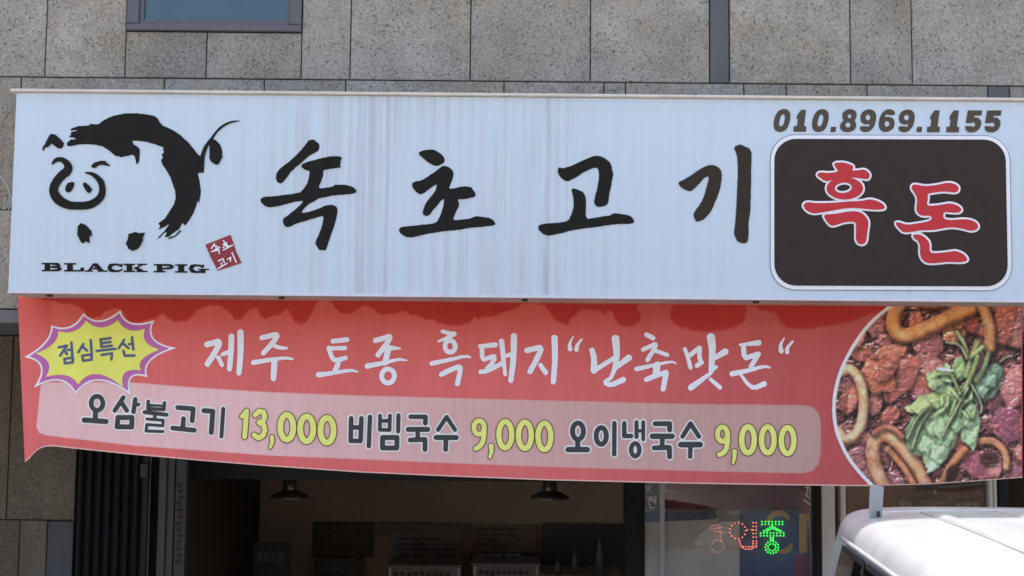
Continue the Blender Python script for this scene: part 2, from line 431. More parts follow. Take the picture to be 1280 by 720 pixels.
# ------------------------------------------------------------------ building across the street (added unseen behind the camera to darken the glass reflections)
def brick_mat():
    mt, t, b = new_mat('brown_brick'); tc = N(t, 'ShaderNodeTexCoord'); mp = N(t, 'ShaderNodeMapping'); mp.inputs['Rotation'].default_value = (R(90), 0, 0)
    t.links.new(tc.outputs['Object'], mp.inputs[0]); bk = N(t, 'ShaderNodeTexBrick'); bk.inputs['Scale'].default_value = 4
    bk.inputs['Color1'].default_value = (.17, .085, .055, 1); bk.inputs['Color2'].default_value = (.12, .065, .045, 1); bk.inputs['Mortar'].default_value = (.2, .18, .16, 1)
    t.links.new(mp.outputs[0], bk.inputs['Vector']); t.links.new(bk.outputs[0], b.inputs['Base Color']); b.inputs['Roughness'].default_value = .85; return mt
opp = thing('added_brick_building', (0, -20, 0), 'brown brick building across the street, added unseen for the glass reflections', 'building')
MB().box(-16, 16, -28, -20, .002, 7.5).build('wall', brick_mat(), opp)
MB().box(-16.2, 16.2, -28.2, -19.8, 7.502, 7.8).build('roof', M_STRIP, opp)
for k in range(9):
    for z0 in (.9, 4.2):
        x0 = -14.5 + k*3.4
        wq = MB().box(x0 - .08, x0 + 1.68, -19.998, -19.93, z0 - .08, z0 + 1.78).build('window', M_FRAMEG, opp)
        MB().box(x0, x0 + 1.6, -19.928, -19.92, z0, z0 + 1.7).build('pane', mat('dark_pane', (.03, .04, .05), .1), wq)

# ------------------------------------------------------------------ shop room
def struct(o): o['kind'] = 'structure'; return o
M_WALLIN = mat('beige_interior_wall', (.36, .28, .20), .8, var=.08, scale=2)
xrl, xrr = X(232, Y_SHOP + .1, 650), X(1420, Y_SHOP)
ZC = 2.42
struct(MB().box(xrl - .3, xrr, Y_BACK, Y_BACK + .2, .127, ZC).build('interior_back_wall', M_WALLIN))
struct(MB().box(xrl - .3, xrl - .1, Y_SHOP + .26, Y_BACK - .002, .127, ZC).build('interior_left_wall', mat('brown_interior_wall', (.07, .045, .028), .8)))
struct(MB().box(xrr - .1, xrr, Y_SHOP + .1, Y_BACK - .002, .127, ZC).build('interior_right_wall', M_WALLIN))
struct(MB().box(xrl - .3, xrr, Y_SHOP + .1, Y_BACK + .2, ZC + .002, ZC + .1).build('interior_ceiling', mat('dark_ceiling', (.12, .11, .10), .8)))
struct(MB().box(xrl - .3, xrr, Y_SHOP + .1, Y_BACK, .128, .140).build('interior_floor', mat('brown_floor_tile', (.14, .10, .075), .5)))
# shopfront head, posts, grille
zh = Z(563, Y_SHOP)
MB().box(xrl - .09, X(779, Y_SHOP + .5), Y_SHOP + .5, Y_SHOP + .7, Z(602, Y_SHOP + .5), ZC).build('ceiling_beam', mat('dark_beam', (.03, .027, .024), .8), bld)
MB().box(xgr, xrr, Y_SHOP, Y_SHOP + .12, zh, Z_SOFF - .002).build('shopfront_head', M_BLACK, bld)
def post(x0p, x1p, y0, y1, mt, name='post', py=660):
    a, b = X(x0p, y0, py), X(x1p, y0, py)
    return MB().box(a, b, y0, y1, .127, zh - .002, .006).build(name, mt, bld)
post(781, 802, Y_SHOP - .03, Y_SHOP + .09, M_BLACK)
post(1020, 1027, Y_SHOP - .03, Y_SHOP + .06, M_BLACK)
post(1027.6, 1044, Y_SHOP - .04, Y_SHOP + .1, M_ALU)
post(1051, 1058, Y_SHOP - .02, Y_SHOP + .1, M_ALU)
post(1237, 1242.2, Y_SHOP - .03, Y_SHOP + .08, M_ALU); post(1242.8, 1247.5, Y_SHOP - .026, Y_SHOP + .08, M_ALU)
post(1249, 1262, Y_SHOP - .01, Y_SHOP + .1, M_BLACK)
post(196.5, 206.5, Y_SHOP - .02, Y_SHOP + .1, mat('dim_lit_aluminium', (.055, .050, .044), .5)); post(207, 217, Y_SHOP, Y_SHOP + .1, mat('dim_lit_aluminium', ()))  # beige aluminium with the dim light put into a darker colour
lp = post(218, 232, Y_SHOP - .01, Y_SHOP + .08, mat('dull_panel', (.05, .046, .041), .6), 'notice_strip')
M_DIMINK = mat('dim_ink', (.012, .012, .012), .7)
mb = MB()
for k in range(13):
    x0, zz = X(219.5 + (k % 3), Y_SHOP - .02, 650), Z(604 + k*8, Y_SHOP, 225)
    mb.box(x0, x0 + .045 - .008*(k % 2), Y_SHOP - .014, Y_SHOP - .012, zz - .012, zz)
    mb.box(x0 + .012, x0 + .024, Y_SHOP - .014, Y_SHOP - .012, zz - .03, zz - .014)
mb.build('lettering', M_DIMINK, lp)
gr = MB().box(X(96, Y_SHOP, 640), X(196, Y_SHOP, 640), Y_SHOP + .06, Y_SHOP + .09, .14, zh - .01).build('folding_grille', mat('grille_backing', (.004, .004, .004), .8), bld)
for k in range(7):
    x0 = X(97 + k*11.6 + .5, Y_SHOP, 640); x1 = X(97 + k*11.6 + 7.2, Y_SHOP, 640)
    q = MB().box(x0, x1, Y_SHOP - .035, Y_SHOP + .03, .15, zh - .012, .012)
    q.box(x1 + .004, x1 + .018, Y_SHOP + .0, Y_SHOP + .04, .15, zh - .012)
    q.build('slat', mat('grille_slat', (.010, .010, .0105), .6, var=.2, spec=.15), gr)
q = MB().box(X(178, Y_SHOP, 640), X(186, Y_SHOP, 640), Y_SHOP - .03, Y_SHOP + .03, .15, zh - .012, .008)
q.build('stile', mat('grille_stile', (.016, .0155, .015), .5, spec=.2), gr)
MB().box(X(175.5, Y_SHOP, 640), X(185, Y_SHOP, 640), Y_SHOP - .06, Y_SHOP - .032, Z(598, Y_SHOP, 180), Z(578, Y_SHOP, 180), .01).build('lock_box', mat('lock_black', (.015, .015, .015), .3), gr)
MB().box(X(186.8, Y_SHOP, 640), X(188, Y_SHOP, 640), Y_SHOP - .02, Y_SHOP + .03, .15, zh - .012).build('edge_trim', mat('edge_grey', (.06, .056, .05), .4), gr)

# glazed door with its frame
door = MB().box(X(802.4, Y_SHOP), X(806, Y_SHOP), Y_SHOP - .02, Y_SHOP + .04, .16, zh - .004)
door.box(X(1014, Y_SHOP), X(1019.6, Y_SHOP), Y_SHOP - .02, Y_SHOP + .04, .16, zh - .004)
door.box(X(806.2, Y_SHOP), X(1013.8, Y_SHOP), Y_SHOP - .02, Y_SHOP + .04, .13, .30)
dob = door.build('glass_door', M_BLACK, bld)
MB().box(X(806.2, Y_SHOP), X(1013.8, Y_SHOP), Y_SHOP + .004, Y_SHOP + .014, .302, zh - .004).build('pane', M_GLASS, dob)
MB().box(X(824.5, Y_SHOP), X(830.5, Y_SHOP), Y_SHOP - .012, Y_SHOP + .002, .302, zh - .004).build('upright_strip', mat('grey_upright_strip', (.33, .33, .32), .5), dob)  # narrow grey upright strip on the door glass
Yd = Y_SHOP - .001
pl = lambda x, y: P(x, y, Yd)
d1 = ZM(780, 590, 4.571)
sheet('lettering', union(sd_stroke(d1([(120, 80), (150, 105)]), 1.6), sd_stroke(d1([(150, 75), (128, 112)]), 1.6), sd_stroke(d1([(130, 150), (160, 143), (138, 172)]), 1.9),
      sd_stroke(d1([(150, 157), (172, 168)]), 1.7), sd_stroke(d1([(182, 138), (178, 185)]), 1.8), sd_stroke(d1([(165, 155), (180, 155)]), 1.5), sd_stroke(d1([(145, 180), (150, 205), (175, 205)]), 1.7)),
      pl, mat('white_door_vinyl', (.5, .47, .42), .7), dob, .6)
sheet('lettering', union(sd_stroke(d1([(1035, 88), (1065, 92)]), 1.6), sd_stroke(d1([(1050, 80), (1045, 130)]), 1.6), sd_stroke(d1([(1062, 95), (1060, 130)]), 1.6),
      sd_stroke(d1([(1030, 160), (1062, 185)]), 2.0), sd_stroke(d1([(1060, 150), (1035, 130)]), 1.6)), pl, mat('white_door_vinyl', ()), dob, .6)
MB().box(X(1058.3, Y_SHOP), X(1236.6, Y_SHOP), Y_SHOP + .02, Y_SHOP + .03, .13, zh - .004).build('shop_window_pane', M_GLASS, bld)

# ------------------------------------------------------------------ posters behind the door glass
def panel(name, x0, y0, x1, y1, Y, mt, label=None, cat='poster', th=.006, parent=None):
    a, b = P(x0, y0, Y), P(x1, y1, Y)
    o = MB().box(a[0], b[0], Y, Y + th, b[2], a[2]).build(name, mt, parent)
    if label: tag(o, label, cat)
    return o
Yp = Y_SHOP + .05
panel('red_poster', 830, 597, 1012, 637.2, Yp + .004, mat('dark_red_poster', (.17, .035, .025), .6, var=.4, scale=5), 'dark red strip poster across the top of the glass door')
panel('grey_notice_board', 804, 638, 924.6, 760, Yp, mat('pale_grey_board', (.66, .65, .61), .6, var=.12, scale=3), 'pale grey blank sheet covering the left of the glass door', 'sheet')
bp = panel('blue_poster', 925, 637.8, 1012.5, 760, Yp, mat('navy_poster', (.08, .13, .27), .6, var=.3, scale=4), 'navy blue poster with yellow lettering on the glass door')
plp = lambda x, y: P(x, y, Yp - .003)
M_PY = mat('poster_yellow', (.72, .50, .16), .6)
sheet('lettering', sd_stroke([(960, 652, 5), (965, 643, 7), (976, 641, 7), (984, 645, 6), (986, 650, 3)], None, 1), plp, M_PY, bp, .8)
sheet('lettering', sd_stroke([(975, 690, 4), (984, 688, 8), (989, 682, 5)], None, 1), plp, M_PY, bp, .8)
sheet('lettering', union(sd_poly([(999, 642), (1009, 642), (1009, 691), (999, 691)]), sd_poly([(1008, 642), (1012, 642), (1012, 651), (1008, 651)])), plp, M_PY, bp, .8)
sheet('colour_block', sd_poly([(994, 693), (1012, 693), (1012, 757), (994, 757)]), plp, mat('poster_purple', (.24, .05, .13), .6), bp, 3)
sheet('colour_block', sd_poly([(897, 639), (924.4, 639), (924.4, 652), (897, 652)]), lambda x, y: P(x, y, Yp - .003), mat('poster_white', (.42, .42, .41), .6), bp, 3)
sheet('colour_block', sd_poly([(806, 639), (896, 639), (896, 649), (806, 653)]), lambda x, y: P(x, y, Yp - .003), mat('poster_slate', (.14, .18, .24), .6, var=.25), bp, 3)

# LED open sign hung on the glass
def emis(name, col, st):
    mt, t, b = new_mat(name); b.inputs['Base Color'].default_value = (*[c*.3 for c in col], 1)
    b.inputs['Emission Color'].default_value = (*col, 1); b.inputs['Emission Strength'].default_value = st
    return mt
M_LR, M_LG, M_LD = emis('led_red', (1, .22, .15), .36), emis('led_green', (.05, 1, .10), .5), emis('led_dim_red', (1, .35, .28), .26)
led = thing('led_sign', tuple(P(930, 690, Y_SHOP - .01)), 'dotted red and green light letters hung behind the door glass', 'led sign')
Yl = Y_SHOP - .004
def dots(pts, mt, r=.95):
    mb = MB(); rr = r*9.25/F
    for x, y in pts:
        c = P(x, y, Yl)
        k = [(c[0]+rr*math.cos(t), Yl - .004, c[2]+rr*math.sin(t)) for t in np.linspace(0, 2*math.pi, 8, endpoint=False)]
        k2 = [(q[0], Yl, q[2]) for q in k]
        mb.add(k + k2, [tuple(range(8))] + [(i, (i+1) % 8, 8+(i+1) % 8, 8+i) for i in range(8)])
    return mb.build('led_letter', mt, led)
def along(pts, n):
    pts = np.array(pts, float); d = np.r_[0, np.cumsum(np.hypot(*np.diff(pts, axis=0).T))]; t = np.linspace(0, d[-1], n)
    return list(zip(np.interp(t, d, pts[:,0]), np.interp(t, d, pts[:,1])))
rl = ellipse(650, 335, 46, 46, 13)
red = list(rl) + along([(705, 330), (730, 330)], 2) + along([(738, 290), (738, 372)], 5) + along([(755, 290), (755, 372)], 5) + \
      along([(662, 395), (668, 425), (690, 440), (725, 440), (750, 428)], 9) + along([(738, 395), (738, 420)], 3) + along([(757, 395), (757, 425)], 3) + along([(680, 425), (730, 428)], 4)
dots(d1(red), M_LR)
grn = along([(788, 284), (905, 284)], 7) + along([(788, 299), (905, 299)], 7) + along([(846, 310), (800, 337)], 5) + along([(850, 312), (898, 337)], 5) + along([(846, 322), (815, 338)], 4) + along([(852, 322), (885, 338)], 4) + \
      along([(780, 349), (912, 349)], 8) + along([(780, 364), (912, 364)], 8) + along([(838, 375), (838, 392)], 3) + along([(852, 375), (852, 392)], 3) + list(ellipse(845, 430, 38, 35, 14)) + list(ellipse(845, 430, 23, 20, 9))
dots(d1(grn), M_LG)
dim = along([(500, 310), (545, 300)], 4) + along([(505, 325), (560, 318)], 4) + along([(520, 340), (565, 345)], 4) + list(ellipse(535, 425, 35, 36, 12)) + along([(545, 300), (555, 390)], 6)
dots(d1(dim), M_LD, .6)

# ------------------------------------------------------------------ inside the shop
def lamp(px, py, Y, label):
    c = P(px, py, Y); t = thing('pendant_lamp', (c[0], Y, c[2]), label, 'pendant lamp', 'unlit pendant lamps inside the shop')
    MB().lathe(c, [(.155, -.012), (.158, -.004), (.15, .01), (.10, .035), (.058, .055), (.056, .06)], 28).build('shade', mat('lamp_shade_metal', (.17, .155, .13), .35, .6), t, True)
    MB().lathe(c, [(.055, .06), (.055, .15), (.03, .165), (.002, .17)], 20).build('lamp_neck', mat('lamp_neck_metal', (.16, .145, .12), .3, .7), t, True)
    MB().lathe(c, [(.001, -.02), (.02, -.015), (.035, .01), (.025, .04)], 16).build('bulb', mat('frosted_bulb', (.5, .48, .42), .4), t, True)
    MB().tube([c + (0, 0, .165), (c[0], Y, ZC)], .006, 8).build('cord', M_BLACK, t)
lamp(362, 621, 3.4, 'unlit metal pendant lamp hanging above the black menu stand')
lamp(687, 622, 3.2, 'unlit metal pendant lamp hanging near the black door post')
lamp(1166, 626, 3.2, 'unlit metal pendant lamp hanging behind the white van roof')
Yb = Y_BACK - .03
def board(name, x0, y0, x1, y1, Y, mt, label, cat, lines=0, ink=None):
    o = panel(name, x0, y0, x1, y1, Y, mt, label, cat, .02)
    if lines:
        for k in range(lines):
            mb = MB(); yy = y0 + (y1-y0)*(.16 + .75*k/lines); n = random.randint(2, 4); xx = x0 + (x1-x0)*.1
            for q in range(n):
                L = (x1-x0)*random.uniform(.10, .22); a, b = P(xx, yy, Y - .004), P(xx+L, yy + (y1-y0)*.28/lines, Y - .004)
                mb.box(a[0], b[0], Y - .005, Y - .002, b[2], a[2]); xx += L + (x1-x0)*.04
                if xx > x1 - (x1-x0)*.25: break
            mb.build('text_line', ink, o)
    return o
M_DK = mat('dark_board', (.02, .019, .018), .5, var=.3, scale=5); M_DK2 = mat('dark_brown_board', (.05, .038, .028), .6, var=.3)
M_PAPER = mat('dim_paper', (.18, .165, .145), .7, var=.15)
M_INK = mat('board_ink', (.13, .055, .035), .7); M_INK2 = mat('paper_ink', (.05, .045, .04), .7); M_INKW = mat('board_white_ink', (.4, .4, .38), .7)
board('menu_stand', 317, 677, 362, 760, 3.9, mat('black_screen', (.010, .010, .013), .5), 'black upright menu stand below the pendant lamp', 'menu stand', 2, mat('screen_grey', (.06, .06, .07), .5))
board('menu_board', 391, 652, 467, 697, Yb, M_DK2, 'dark brown menu board with reddish lettering on beige wall', 'menu board', 4, M_INK)
board('menu_board', 392, 699, 452, 760, Yb - .2, M_DK, 'black low menu board standing below the reddish lettered one', 'menu board', 3, mat('screen_grey', ()))
board('wall_cabinet', 470, 655, 585, 672, Yb - .1, mat('cabinet_brown', (.10, .075, .05), .5), 'brown wall shelf above the white papers', 'shelf')
board('price_sheet', 490, 666, 576, 703, Yb - .12, mat('dim_grey_sheet', (.16, .15, .14), .6, var=.2), 'wide grey price sheet under the brown shelf', 'price sheet', 4, M_INK2)
board('notice_sheet', 590, 655, 672, 689, Yb, mat('dim_brown_sheet', (.17, .14, .11), .6, var=.25), 'brownish notice sheet right of the wall shelf', 'notice', 4, M_INK2)
board('black_rail', 588, 690, 676, 702, Yb - .15, M_DK, 'black narrow label rail below the brownish notice sheet', 'rail', 1, M_INKW)
board('wall_cabinet', 677, 655, 779, 760, Yb - .06, mat('dark_cabinet', (.035, .032, .026), .5), 'dark tall wall cabinet behind the bottles', 'cabinet')
def cooler(x0, x1, y0, Y, label):
    a, b = P(x0, y0, Y), P(x1, y0, Y); t = thing('display_cooler', ((a[0]+b[0])/2, Y, .14), label, 'cooler', 'low coolers inside the shop')
    MB().box(a[0], b[0], Y + .02, Y + .6, .145, a[2] - .012, .01).build('cabinet', mat('cooler_steel', (.20, .195, .19), .4, .5), t)
    MB().box(a[0] - .01, b[0] + .01, Y - .012, Y + .62, a[2] - .010, a[2], .004).build('lid', mat('cooler_lid', (.28, .27, .25), .5), t)
    q = MB().box(a[0] + .04, b[0] - .04, Y + .004, Y + .018, a[2] - .42, a[2] - .03, .004)
    q.build('paper_sign', M_PAPER, t)
    k = MB(); n = 9
    for i in range(n):
        k.box(a[0] + .06 + i*(b[0]-a[0]-.14)/n, a[0] + .06 + (i+.7)*(b[0]-a[0]-.14)/n, Y + .0005, Y + .003, a[2] - .085 - .02*random.random(), a[2] - .06)
    k.build('lettering', M_INK2, t)
cooler(484, 577, 706, 4.1, 'low steel cooler with paper sign below the grey price sheet')
cooler(590, 675, 704, 4.1, 'low steel cooler with paper sign below the black rail')
cnt = thing('serving_counter', (float(P(735, 720, 3.9)[0]), 3.9, .14), 'dark serving counter with bottles beside the black door post', 'counter')
ca, cb = P(679, 719, 3.9), P(778, 719, 3.9)
MB().box(ca[0], cb[0], 3.9, 4.6, .145, ca[2] - .04).build('base', M_DK2, cnt); MB().box(ca[0] - .02, cb[0] + .02, 3.88, 4.62, ca[2] - .038, ca[2], .004).build('counter_top', mat('counter_top_steel', (.4, .4, .39), .3, .5), cnt)
for i, (px, hh, rr, lab) in enumerate(((697, .10, .028, 'short pale bottle on the dark counter, farthest from the door post'), (718, .18, .022, 'slim tall pale bottle in the middle of the dark counter'), (749, .30, .03, 'tallest dusty bottle on the dark counter, nearest the door post'))):
    c = P(px, 719, 4.05); c = np.array([c[0], 4.05, ca[2] + .001])
    t = thing('bottle', tuple(c), lab, 'bottle', 'bottles on the serving counter')
    MB().lathe(c, [(.001, 0), (rr, .002), (rr, hh*.6), (rr*.4, hh*.78), (rr*.36, hh)], 14).build('glass_body', mat('pale_bottle', (.10, .095, .08), .3, var=.2), t, True)
    MB().lathe(c, [(rr*.42, hh*.93), (rr*.42, hh + .012), (.001, hh + .013)], 12).build('cap', mat('bottle_cap', (.08, .04, .03), .5), t, True)
board('menu_board', 1122, 620, 1148, 660, 4.0, M_DK, 'small black menu board with white emblem behind the van', 'menu board', 1, M_INKW)
board('menu_board', 1189, 622, 1236, 660, 4.0, M_DK, 'wide black menu board beside the grey window post', 'menu board', 2, M_INKW)
board('wood_panel', 1062, 625, 1118, 660, 4.6, mat('amber_board', (.20, .12, .035), .6, var=.25), 'amber wooden panel on the back wall behind the van', 'panel', 1, M_INK2)

# ------------------------------------------------------------------ signboard
zb, zt = Z(370.5, Y_SIGN), Z(121.0, Y_SIGN)
xl, xr = X(15.5, Y_SIGN, 240), X(1306, Y_SIGN, 240)
sign = thing('signboard', (0, Y_SIGN + .2, zb), 'long pale blue shop signboard with black pig emblem and brush lettering', 'signboard')
def face_mat():
    mt, t, b = new_mat('pale_blue_sign_face')
    tc = N(t, 'ShaderNodeTexCoord'); mp = N(t, 'ShaderNodeMapping'); mp.inputs['Scale'].default_value = (16, 1, .35)
    t.links.new(tc.outputs['Object'], mp.inputs[0])
    n1 = N(t, 'ShaderNodeTexNoise'); n1.inputs['Scale'].default_value = 1.6; n1.inputs['Detail'].default_value = 6; n1.inputs['Roughness'].default_value = .65
    t.links.new(mp.outputs[0], n1.inputs['Vector'])
    r1 = N(t, 'ShaderNodeValToRGB'); e = r1.color_ramp.elements
    e[0].position = .30; e[0].color = (.50, .515, .535, 1); e[1].position = .58; e[1].color = (*A(194, 214, 230), 1)
    t.links.new(n1.outputs[0], r1.inputs[0])
    # where the streaks are strong: broad patches along the board
    n2 = N(t, 'ShaderNodeTexNoise'); n2.inputs['Scale'].default_value = 1.1; n2.inputs['Detail'].default_value = 3
    t.links.new(tc.outputs['Object'], n2.inputs['Vector'])
    sx = N(t, 'ShaderNodeSeparateXYZ'); t.links.new(tc.outputs['Object'], sx.inputs[0])
    s1 = N(t, 'ShaderNodeMath', operation='SUBTRACT'); s1.inputs[1].default_value = X(560, Y_SIGN, 240); t.links.new(sx.outputs[0], s1.inputs[0])
    s2 = N(t, 'ShaderNodeMath', operation='ABSOLUTE'); t.links.new(s1.outputs[0], s2.inputs[0])
    s3 = N(t, 'ShaderNodeMapRange', interpolation_type='SMOOTHSTEP'); s3.inputs['From Min'].default_value = .55; s3.inputs['From Max'].default_value = 1.35; s3.inputs['To Min'].default_value = 1.2; s3.inputs['To Max'].default_value = .35
    t.links.new(s2.outputs[0], s3.inputs[0])
    r3 = N(t, 'ShaderNodeMapRange'); r3.inputs['From Min'].default_value = .35; r3.inputs['From Max'].default_value = .65
    r3.inputs['To Min'].default_value = .35; r3.inputs['To Max'].default_value = .95
    t.links.new(n2.outputs[0], r3.inputs[0])
    r2 = N(t, 'ShaderNodeMath', operation='MULTIPLY', use_clamp=True); t.links.new(s3.outputs[0], r2.inputs[0]); t.links.new(r3.outputs[0], r2.inputs[1])
    base = N(t, 'ShaderNodeRGB'); base.outputs[0].default_value = (*A(194, 214, 230), 1)
    mx = N(t, 'ShaderNodeMix', data_type='RGBA'); t.links.new(r2.outputs[0], mx.inputs[0]); t.links.new(base.outputs[0], mx.inputs[6]); t.links.new(r1.outputs[0], mx.inputs[7])
    # grime runs below the two board joints
    sp = N(t, 'ShaderNodeSeparateXYZ'); t.links.new(tc.outputs['Object'], sp.inputs[0])
    last = mx.outputs[2]
    for px, wd, am in ((483, .022, .55), (683, .026, .75), (452, .05, .35), (408, .010, .4), (462, .09, .25), (1133, .012, .2)):
        sb = N(t, 'ShaderNodeMath', operation='SUBTRACT'); sb.inputs[1].default_value = X(px, Y_SIGN, 240); t.links.new(sp.outputs[0], sb.inputs[0])
        ab = N(t, 'ShaderNodeMath', operation='ABSOLUTE'); t.links.new(sb.outputs[0], ab.inputs[0])
        mr = N(t, 'ShaderNodeMapRange', interpolation_type='SMOOTHSTEP'); mr.inputs['From Min'].default_value = 0; mr.inputs['From Max'].default_value = wd; mr.inputs['To Min'].default_value = am; mr.inputs['To Max'].default_value = 0
        t.links.new(ab.outputs[0], mr.inputs[0])
        ml = N(t, 'ShaderNodeMath', operation='MULTIPLY'); t.links.new(mr.outputs[0], ml.inputs[0])
        nr = N(t, 'ShaderNodeMapRange'); nr.inputs['From Min'].default_value = .62; nr.inputs['From Max'].default_value = .35; t.links.new(n1.outputs[0], nr.inputs[0])
        t.links.new(nr.outputs[0], ml.inputs[1])
        m2 = N(t, 'ShaderNodeMix', data_type='RGBA'); t.links.new(ml.outputs[0], m2.inputs[0]); t.links.new(last, m2.inputs[6]); m2.inputs[7].default_value = (.34, .35, .37, 1)
        last = m2.outputs[2]
    t.links.new(last, b.inputs['Base Color']); b.inputs['Roughness'].default_value = .38; b.inputs['Specular IOR Level'].default_value = .35
    return mt
MB().box(xl + .004, xr - .004, Y_SIGN + .012, Y_WALL - .002, zb + .004, zt - .004).build('cabinet', mat('sign_cabinet', (.55, .55, .54), .6), sign)
MB().box(xl, xr, Y_SIGN, Y_SIGN + .010, zb + .002, zt - .002).build('face_panel', face_mat(), sign)
MB().box(xl - .03, xr + .03, Y_SIGN - .022, Y_WALL - .004, zt, zt + .017, .005).build('top_trim', M_TRIM, sign)
MB().box(xl + .002, xr - .002, Y_SIGN + .004, Y_WALL - .006, zb - .006, zb + .001).build('underside', M_UNDER, sign)
MB().box(xl + .001, xr - .001, Y_SIGN - .008, Y_SIGN + .003, zb - .008, zb + .010).build('bottom_trim', mat('bottom_trim_white', A(205, 212, 225), .5), sign)
for px in (62, 352, 656, 945):
    c = P(px, 372, Y_SIGN + .10)
    MB().lathe((c[0], Y_SIGN + .10, zb - .006), [(.001, -.014), (.016, -.013), (.02, 0)], 12).build('bolt', M_BOLT, sign)
M_BLK = mat('black_vinyl', A(36, 36, 35), .75, var=.05, spec=.1); M_BLKW = mat('faded_black_vinyl', A(58, 53, 47), .75, var=.06, spec=.1)
M_PHONE = mat('brown_grey_vinyl', A(83, 78, 70), .75, var=.06, spec=.12)
S1 = lambda off: (lambda x, y: P(x, y, Y_SIGN - off))
L4 = S1(.003)
a9, b9 = ZM(320, 165, 9), ZM(320, 235, 9)
sok1 = a9([(600,88),(655,88),(675,112),(708,130),(712,180),(690,220),(640,240),(590,270),(545,310),(490,365),(440,395),(425,420),(385,445),(370,480),(330,530),(290,575),(260,575),(228,545),(225,490),(240,450),(290,395),(370,340),(440,275),(510,205),(560,140)])
sok2 = a9([(505,380),(550,345),(650,320),(730,295),(830,275),(935,275),(972,290),(945,330),(952,345),(938,370),(955,400),(900,402),(820,415),(752,425),(755,490),(740,525),(720,580),(700,640),(780,630),(865,615),(885,595),(960,595),(1040,600),(1110,630),(1135,680)]) + \
       b9([(1060,68),(940,75),(860,82),(800,95),(735,108),(700,118),(640,155),(590,180),(540,230),(505,275),(520,285),(580,275),(690,240),(800,192),(880,195),(908,215),(915,250),(905,330),(885,410),(855,490),(820,590),(795,680),(770,705),(745,695),(715,702),(670,630),(675,590),(715,510),(745,420),(765,340),(755,310),(700,325),(600,355),(500,385),(440,400),(400,430),(345,440),(320,420),(305,385),(310,340),(360,310),(430,255),(500,190),(545,140),(480,145),(400,160),(300,190),(210,213),(130,215),(90,190),(55,155),(55,120),(90,100),(200,97),(330,78),(430,65),(490,55),(505,45)]) + \
       a9([(555,620),(585,560),(600,490),(605,435),(550,425),(515,395)])
c5 = ZM(490, 180, 5.757)
cho1 = c5([(188,70),(215,48),(270,40),(305,42),(350,70),(380,105),(375,130),(355,145),(322,160),(270,140),(230,105)])
cho2 = c5([(378,155),(420,175),(442,205),(438,240),(420,285),(408,325),(450,320),(510,305),(570,310),(585,335),(602,355),(598,378),(560,388),(510,397),(468,395),(485,435),(462,480),(432,552),(500,545),(570,537),(595,520),(650,525),(710,535),(735,555),(745,583),(690,590),(620,597),(530,605),(500,615),(380,625),(280,640),(200,658),(140,672),(95,668),(60,640),(48,615),(65,597),(140,592),(230,580),(310,573),(335,545),(362,480),(380,395),(370,390),(340,420),(300,470),(262,520),(222,508),(225,475),(245,420),(285,375),(315,335),(325,295),(318,290),(290,305),(250,335),(215,365),(180,350),(150,315),(143,285),(165,270),(210,265),(260,235),(310,200),(345,170)])
d6 = ZM(665, 185, 6)
go1 = d6([(192,165),(205,145),(225,155),(265,145),(320,125),(380,95),(450,65),(500,58),(545,75),(580,105),(597,130),(600,165),(610,195),(598,240),(592,290),(578,340),(575,385),(570,415),(540,435),(500,442),(472,430),(467,400),(478,350),(492,300),(505,220),(500,150),(470,145),(440,155),(410,170),(370,190),(350,208),(300,235),(265,250),(230,235),(205,205)])
go2 = d6([(293,300),(340,310),(380,330),(402,365),(405,440),(400,535),(470,525),(540,512),(590,508),(600,495),(630,490),(700,500),(745,512),(770,555),(745,567),(650,568),(560,578),(500,590),(400,600),(300,615),(210,640),(140,655),(95,652),(55,620),(45,595),(60,575),(110,567),(200,562),(270,550),(300,495),(315,440),(312,370)])
e5 = ZM(840, 170, 5.142)
gi1 = e5([(37,300),(60,290),(110,262),(170,220),(225,190),(260,187),(295,198),(320,230),(318,290),(300,370),(270,440),(240,500),(200,540),(158,552),(145,530),(138,510),(150,480),(185,435),(210,380),(228,310),(240,270),(230,258),(210,265),(170,310),(122,357),(85,345),(55,325)])
gi2 = e5([(398,70),(437,53),(470,68),(500,82),(512,110),(508,200),(508,300),(505,400),(502,500),(490,560),(493,610),(487,680),(465,690),(420,680),(410,650),(398,635),(405,590),(412,500),(418,400),(422,300),(425,200),(420,130),(410,100)])
for k, (ps, mt) in enumerate((((sok1, sok2), M_BLK), ((cho1, cho2), M_BLK), ((go1, go2), M_BLK), ((gi1, gi2), M_BLKW))):
    sheet('letter', grow(union(*[sd_poly(chaikin(p)) for p in ps]), .25, .55, .55, k), L4, mt, sign, .8)
